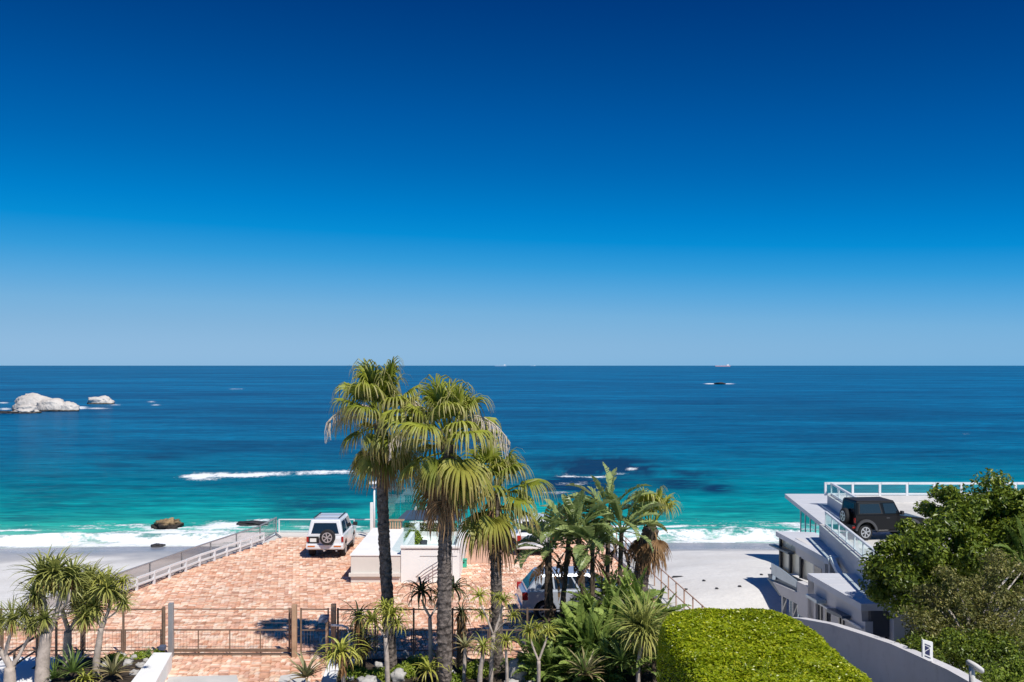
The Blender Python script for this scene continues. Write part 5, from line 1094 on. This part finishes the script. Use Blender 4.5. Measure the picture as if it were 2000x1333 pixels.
# planter walls, beds and stones
def slab(name, pts, z0, m, label=None, cat=None, kind=None):
    mb = MB().prism([Vector((p.x, p.y, z0)) for p in pts], (0, 0, pts[0].z-z0))
    if kind: return struct(name, mb.mesh(name, m))
    return single(name, mb, m, label, cat)
zw = TZ+.42; slab('planter_wall', [G(300, 1275, zw), G(336, 1275, zw), G(300, 1340, zw), G(250, 1340, zw)], TZ-.1, M['white'], 'thick white planter wall running from the grey gate post', 'wall')
slab('planter_kerb', [G(645, 1284, TZ+.2), G(668, 1282, TZ+.2), G(652, 1345, TZ+.2), G(622, 1345, TZ+.2)], TZ-.1, M['white'], 'white kerb wedge between the drive and the aloe bed', 'kerb')
struct('garden_bed', MB().prism([G(668, 1287, TZ+.1), G(1300, 1287, TZ+.1), G(1320, 1375, TZ+.1), G(650, 1375, TZ+.1)], (0, 0, -.2)).mesh('garden_bed', M['soil']))
struct('garden_bed', MB().prism([G(110, 1285, TZ+.2), G(300, 1285, TZ+.2), G(250, 1375, TZ+.2), G(90, 1375, TZ+.2)], (0, 0, -.3)).mesh('garden_bed', M['soil']))
slab('ramp', [G(-120, 1283, TZ+.12), G(110, 1283, TZ+.12), G(90, 1380, TZ+.12), G(-120, 1380, TZ+.12)], TZ-.1, M['white'], kind=1)
random.seed(5)
stn = [(720, 1334, 26, 16), (778, 1322, 18, 18), (1012, 1318, 26, 34), (692, 1296, 12, 10), (742, 1302, 14, 12), (790, 1280, 12, 10), (640, 1330, 10, 6), (1000, 1335, 20, 10), (1040, 1335, 18, 8), (930, 1300, 10, 7), (250, 1295, 13, 9), (275, 1300, 12, 8), (238, 1282, 11, 8), (262, 1284, 9, 6), (205, 1300, 10, 8), (150, 1292, 14, 8), (120, 1290, 12, 8), (262, 1315, 12, 8), (285, 1290, 8, 5), (760, 1285, 12, 8), (812, 1286, 10, 8), (685, 1325, 10, 8), (1030, 1318, 14, 14), (880, 1316, 12, 8), (730, 1283, 10, 7), (1128, 1290, 9, 6)]
STL = ['broad pale stone behind the white kerb wedge', 'rounded pale stone between the two near palm trunks', 'biggest pointed white stone beside the small wispy aloe', 'pale stone in the shade of the shaggy-trunked aloe', 'pale stone at the foot of the tallest palm', 'small pale stone below the dark forked aloe', 'flat pale stone against the white kerb wedge',
 'pale stone in front of the biggest pointed stone', 'flat pale stone in front of the Y-forked aloe', 'small pale stone between the dead-skirted aloe and the stout-stemmed one', 'rounded pale stone beside the pale pinkish rosette', 'pale stone against the thick planter wall', 'pale stone behind the pale pinkish rosette', 'small pale stone below the yellow-green planter tuft', 'pale stone at the slender tree aloe trunk', 'pale stone behind the green spiky planter rosette', 'pale stone beside the stout tree aloe trunk',
 'pale stone at the low end of the planter wall', 'tiny pale stone at the gate end of the planter', 'pale stone behind the tallest palm trunk', 'small pale stone beside the bright green tuft', 'small pale stone at the orange-leaved aloe stem', 'upright pale stone leaning on the biggest pointed one', 'small pale stone by the thickest palm trunk', 'small pale stone below the fence beside the shaggy aloe', 'tiny pale stone under the strelitzia clumps']
for i, (px, py, w_, h_) in enumerate(stn):
    c = P(px, py, 25.0); k = 25/F; zt_ = TZ+.1; c = G(px, py+h_*.4, zt_+(.1 if px < 300 else 0)); k = c.y/F
    o = link('garden_stone', rock_mesh(w_*k*.72, w_*k*.6, h_*k*.75, 200+i, 3, .45, name='garden_stone', m=M['stone'], freq=1.6)); o.location = c+Vector((0, 0, h_*k*.4))
    lab = STL[i]; g_ = 'stones in the corner planter' if px < 300 else 'stones in the aloe bed'
    tag(o, lab, 'stone', g_)
for i, (px, py, w_, h_, lab) in enumerate([(818, 1296, 34, 16, 'fine bright green tuft at the foot of the dark forked aloe'), (930, 1306, 34, 16, 'fine bright green tuft between the thickest palm and the pale aloe'), (790, 1310, 26, 12, 'small green tuft beside the thickest palm trunk'), (1090, 1310, 44, 20, 'dark leafy tuft under the strelitzia clumps'), (690, 1312, 30, 12, 'green tuft behind the white kerb wedge'), (740, 1318, 30, 10, 'low green tuft between the stones'),
        (1180, 1322, 40, 16, 'leafy tuft beside the bright spiky agave'), (275, 1283, 20, 8, 'yellow-green tuft near the end of the planter wall'), (225, 1288, 24, 10, 'green tuft among the planter stones'), (310, 1276, 10, 6, 'tiny green tuft against the planter wall end'), (880, 1328, 26, 10, 'grassy tuft in front of the thickest palm'), (1050, 1322, 30, 12, 'leafy tuft around the Y-forked aloe')]):
    c = G(px, py+h_*.5, TZ+.15); k = c.y/F; leafball('ground_cover', c+Vector((0, 0, .05)), w_*k, w_*k*.9, h_*k*1.2, int(600+w_*30), .085, M['cover'] if i not in (3, 6) else M['treeleaf'], lab, 'ground cover', seed=i+40, shell=.1, group='ground cover tufts')
# handrail over the ramp
hr = thing('ramp_handrail', 'dark metal handrail descending the white ramp behind the tree aloes', 'handrail', P(40, 1310, 26))
hy_ = 26.2
for pth, r_ in (([(-20, 1302), (30, 1270), (71, 1243), (112, 1216)], .03), ([(-10, 1328), (39, 1292), (68, 1273)], .025), ([(20, 1338), (70, 1302)], .025)): part('rail', MB().tube([P(x, y_, hy_) for x, y_ in pth], r_, 6), M['darkmetal'], hr, True)
for px, a, b_ in ((72, 1243, 1310), (28, 1269, 1325), (110, 1217, 1312)): part('post', MB().bar(P(px, a, hy_), P(px, b_, hy_), .05), M['rust'], hr, True)

# clipped hedge
hx0, hx1, hyf, hyn, ht, hb_ = 2.85, 6.0, 21.4, 8.0, 9.94, 6.7
hc = Vector(((hx0+hx1)/2, (hyf+hyn)/2, hb_)); hh = Vector(((hx1-hx0)/2, (hyf-hyn)/2, ht-hb_))
hd = thing('clipped_hedge', 'big rounded clipped hedge with bright yellow-green leaves before the curving ramp wall', 'hedge', hc)
def hpt(u, v, s_=1.0):                     # superellipsoid dome, v 0 at the ground, pi/2 on top
    cu, su = math.cos(u), math.sin(u); cv, sv = math.cos(v), math.sin(v)
    f = lambda a, e: math.copysign(abs(a)**e, a)
    return Vector((hh.x*f(cv, .22)*f(cu, .36)*s_, hh.y*f(cv, .22)*f(su, .3)*s_, hh.z*f(sv, .36)*s_))
mb = MB(); nu, nv_ = 64, 18
for j in range(nv_+1):
    for i in range(nu): mb.v.append(tuple(hpt(2*math.pi*i/nu, math.pi/2*j/nv_, .975))); mb.t.append(0)
mb.f = [(j*nu+i, j*nu+(i+1) % nu, (j+1)*nu+(i+1) % nu, (j+1)*nu+i) for j in range(nv_) for i in range(nu)]
part('shade_core', mb, M['hedgecore'], hd, smooth=True)  # near-black core stands in for the shade between the leaves
rg = np.random.default_rng(9); pts, outs = [], []
random.seed(77)
# top of the hedge, then its flanks
while len(pts) < 62000:
    if random.random() < .84: x, y_ = U(-1, 1)*hh.x, U(.0, 1)*hh.y; q = abs(x/hh.x)**5+abs(y_/hh.y)**7
    else:
        a = U(0, 2*math.pi); v_ = U(.0, 1.2); p = hpt(a, v_, U(.97, 1.015))
        if p.y < 0: continue
        n_ = Vector((p.x/hh.x**2, p.y/hh.y**2, p.z/hh.z**2*.3)); n_ = Vector((math.copysign(abs(p.x/hh.x)**5, p.x)/hh.x, math.copysign(abs(p.y/hh.y)**6, p.y)/hh.y, (p.z/hh.z)**4/hh.z)).normalized()
        p += n_*.05*fbm(p.x*2, p.y*2, p.z*2, 3); pts.append(p); outs.append(n_); continue
    if q > .98: continue
    z = hh.z*(1-q**2.6)**.13*U(.985, 1.012); n_ = Vector((x**3*.03, y_**5*1e-5, 1)).normalized(); z += .07*fbm(x*1.3, y_*1.3, 0, 3); pts.append(Vector((x, y_, z))); outs.append(n_)
mb = leaf_cloud(np.array([tuple(p) for p in pts]), .062, rg, .35, .3, .62, np.array([tuple(p) for p in outs]))
o = link('foliage', mb.mesh('foliage', M['hedge']), hd)

# trees and shrubs at the right
def clump_tree(name, label, base, lobes, Y, leaf, m, nclump, per, trunk_r, barkm, seed, group=None, cr=.55, limbs=14, tipf=.3, gz_=6.6, droop=0, limb_vis=.6):
    """lobes: (px, py, rx px, ry px, depth m, dY)"""
    random.seed(seed); rg = np.random.default_rng(seed); b_ = P(base[0], base[1], Y); b_.z = gz_; t_ = thing(name, label, 'tree', b_, 0, group)
    cs = []; tot = sum(l[2]*l[3] for l in lobes)
    for px, py, rx, ry, dp, dY in lobes:
        c = P(px, py, Y+dY)-b_; k = (Y+dY)/F
        for _ in range(max(3, int(nclump*rx*ry/tot))):
            d_ = rg.normal(size=3); d_ /= np.linalg.norm(d_); f = rg.random()**.36; cs.append(c+Vector((d_[0]*rx*k*f, d_[1]*dp*f, d_[2]*ry*k*f)))
    cen = sum(cs, Vector())/len(cs); P_, O_ = [], []
    for c in cs:
        r_ = cr*U(.6, 1.25); nn = int(per*U(.7, 1.3)); d_ = rg.normal(size=(nn, 3)); d_ /= np.linalg.norm(d_, axis=1)[:, None]; f = rg.random(nn)**.45
        P_.append(np.array(c)+d_*f[:, None]*r_*np.array([1, 1, .75])); O_.append(d_)
    P_ = np.concatenate(P_); O_ = np.concatenate(O_)
    o = link('crown', leaf_cloud(P_, leaf, rg, tipf, .35, .5, O_).mesh('crown', m), t_); o['label'] = 'crown of many small leaves'
    tk = [Vector((0, 0, 0)), Vector((cen.x*.35, cen.y*.3, cen.z*.35)), Vector((cen.x*.8, cen.y*.8, cen.z*.7))]
    part('trunk', trunk_mesh(tk, trunk_r, trunk_r*.5, 16, 9, .06), barkm, t_, smooth=True)
    for k in range(limbs):
        e_ = cs[random.randrange(len(cs))]; s_ = tk[1].lerp(tk[2], random.random()); mid = s_.lerp(e_, .5)+Vector((U(-.15, .15), U(-.15, .15), U(.0, .3))); part('limb', MB().tube([s_, mid, e_], [trunk_r*.32, trunk_r*.2, .012], 5, jit=.1), barkm, t_, smooth=True)
    return t_
clump_tree('broadleaf_tree', 'large dark green broadleaf tree overhanging the roofs of the stepped house', (1880, 1330), [(1900, 1075, 150, 118, 2.2, 0), (1800, 1100, 95, 95, 1.5, -.5), (1985, 1060, 110, 100, 2, 0), (1740, 1140, 45, 50, .8, -.3), (1870, 975, 50, 30, 1, .3), (1950, 965, 60, 25, 1, .3), (1830, 1180, 70, 50, 1.2, -.6), (1720, 1165, 30, 26, .5, -.3), (1950, 1190, 100, 80, 1.2, -.8), (1880, 1250, 80, 50, 1, -1)], 29.5, .14, M['treeleaf'], 270, 280, .3, M['bark'], 91, cr=.46, gz_=6.5)
clump_tree('grey_shrub', 'olive-grey shrub with pale bare branches before the dark broadleaf tree', (1900, 1345), [(1870, 1200, 90, 75, 1.0, 0), (1950, 1150, 80, 70, 1.0, .5), (1800, 1220, 42, 60, .6, -.3), (1960, 1230, 70, 60, .9, -.5), (1850, 1140, 40, 30, .5, 0)], 25, .075, M['olive'], 125, 200, .15, M['palebark'], 92, cr=.30, limbs=46, gz_=6.6)
clump_tree('dark_shrub', 'dark evergreen shrub along the top of the ramp wall', (1900, 1350), [(1860, 1280, 75, 38, .6, 0), (1940, 1290, 70, 50, .8, 0), (1790, 1262, 26, 26, .4, .6)], 23.5, .085, M['treeleaf'], 60, 260, .08, M['bark'], 93, cr=.34, limbs=8, gz_=6.6)
clump_tree('bright_shrub', 'small bright green shrub at the end of the ramp wall beside the oval-capped post', (1975, 1360), [(1975, 1320, 45, 22, .5, 0)], 20.5, .08, M['cover'], 18, 260, .05, M['bark'], 94, cr=.3, limbs=5, gz_=6.8)
t_ = strelitzia('strelitzia leaf cluster poking out of the broadleaf tree', 27.5, (2010, 1300), [(2005, 1110)], [('bup', 4), ('bmid', 4), ('bout', 3)], 95, .8, group=None, gz_=6.6)
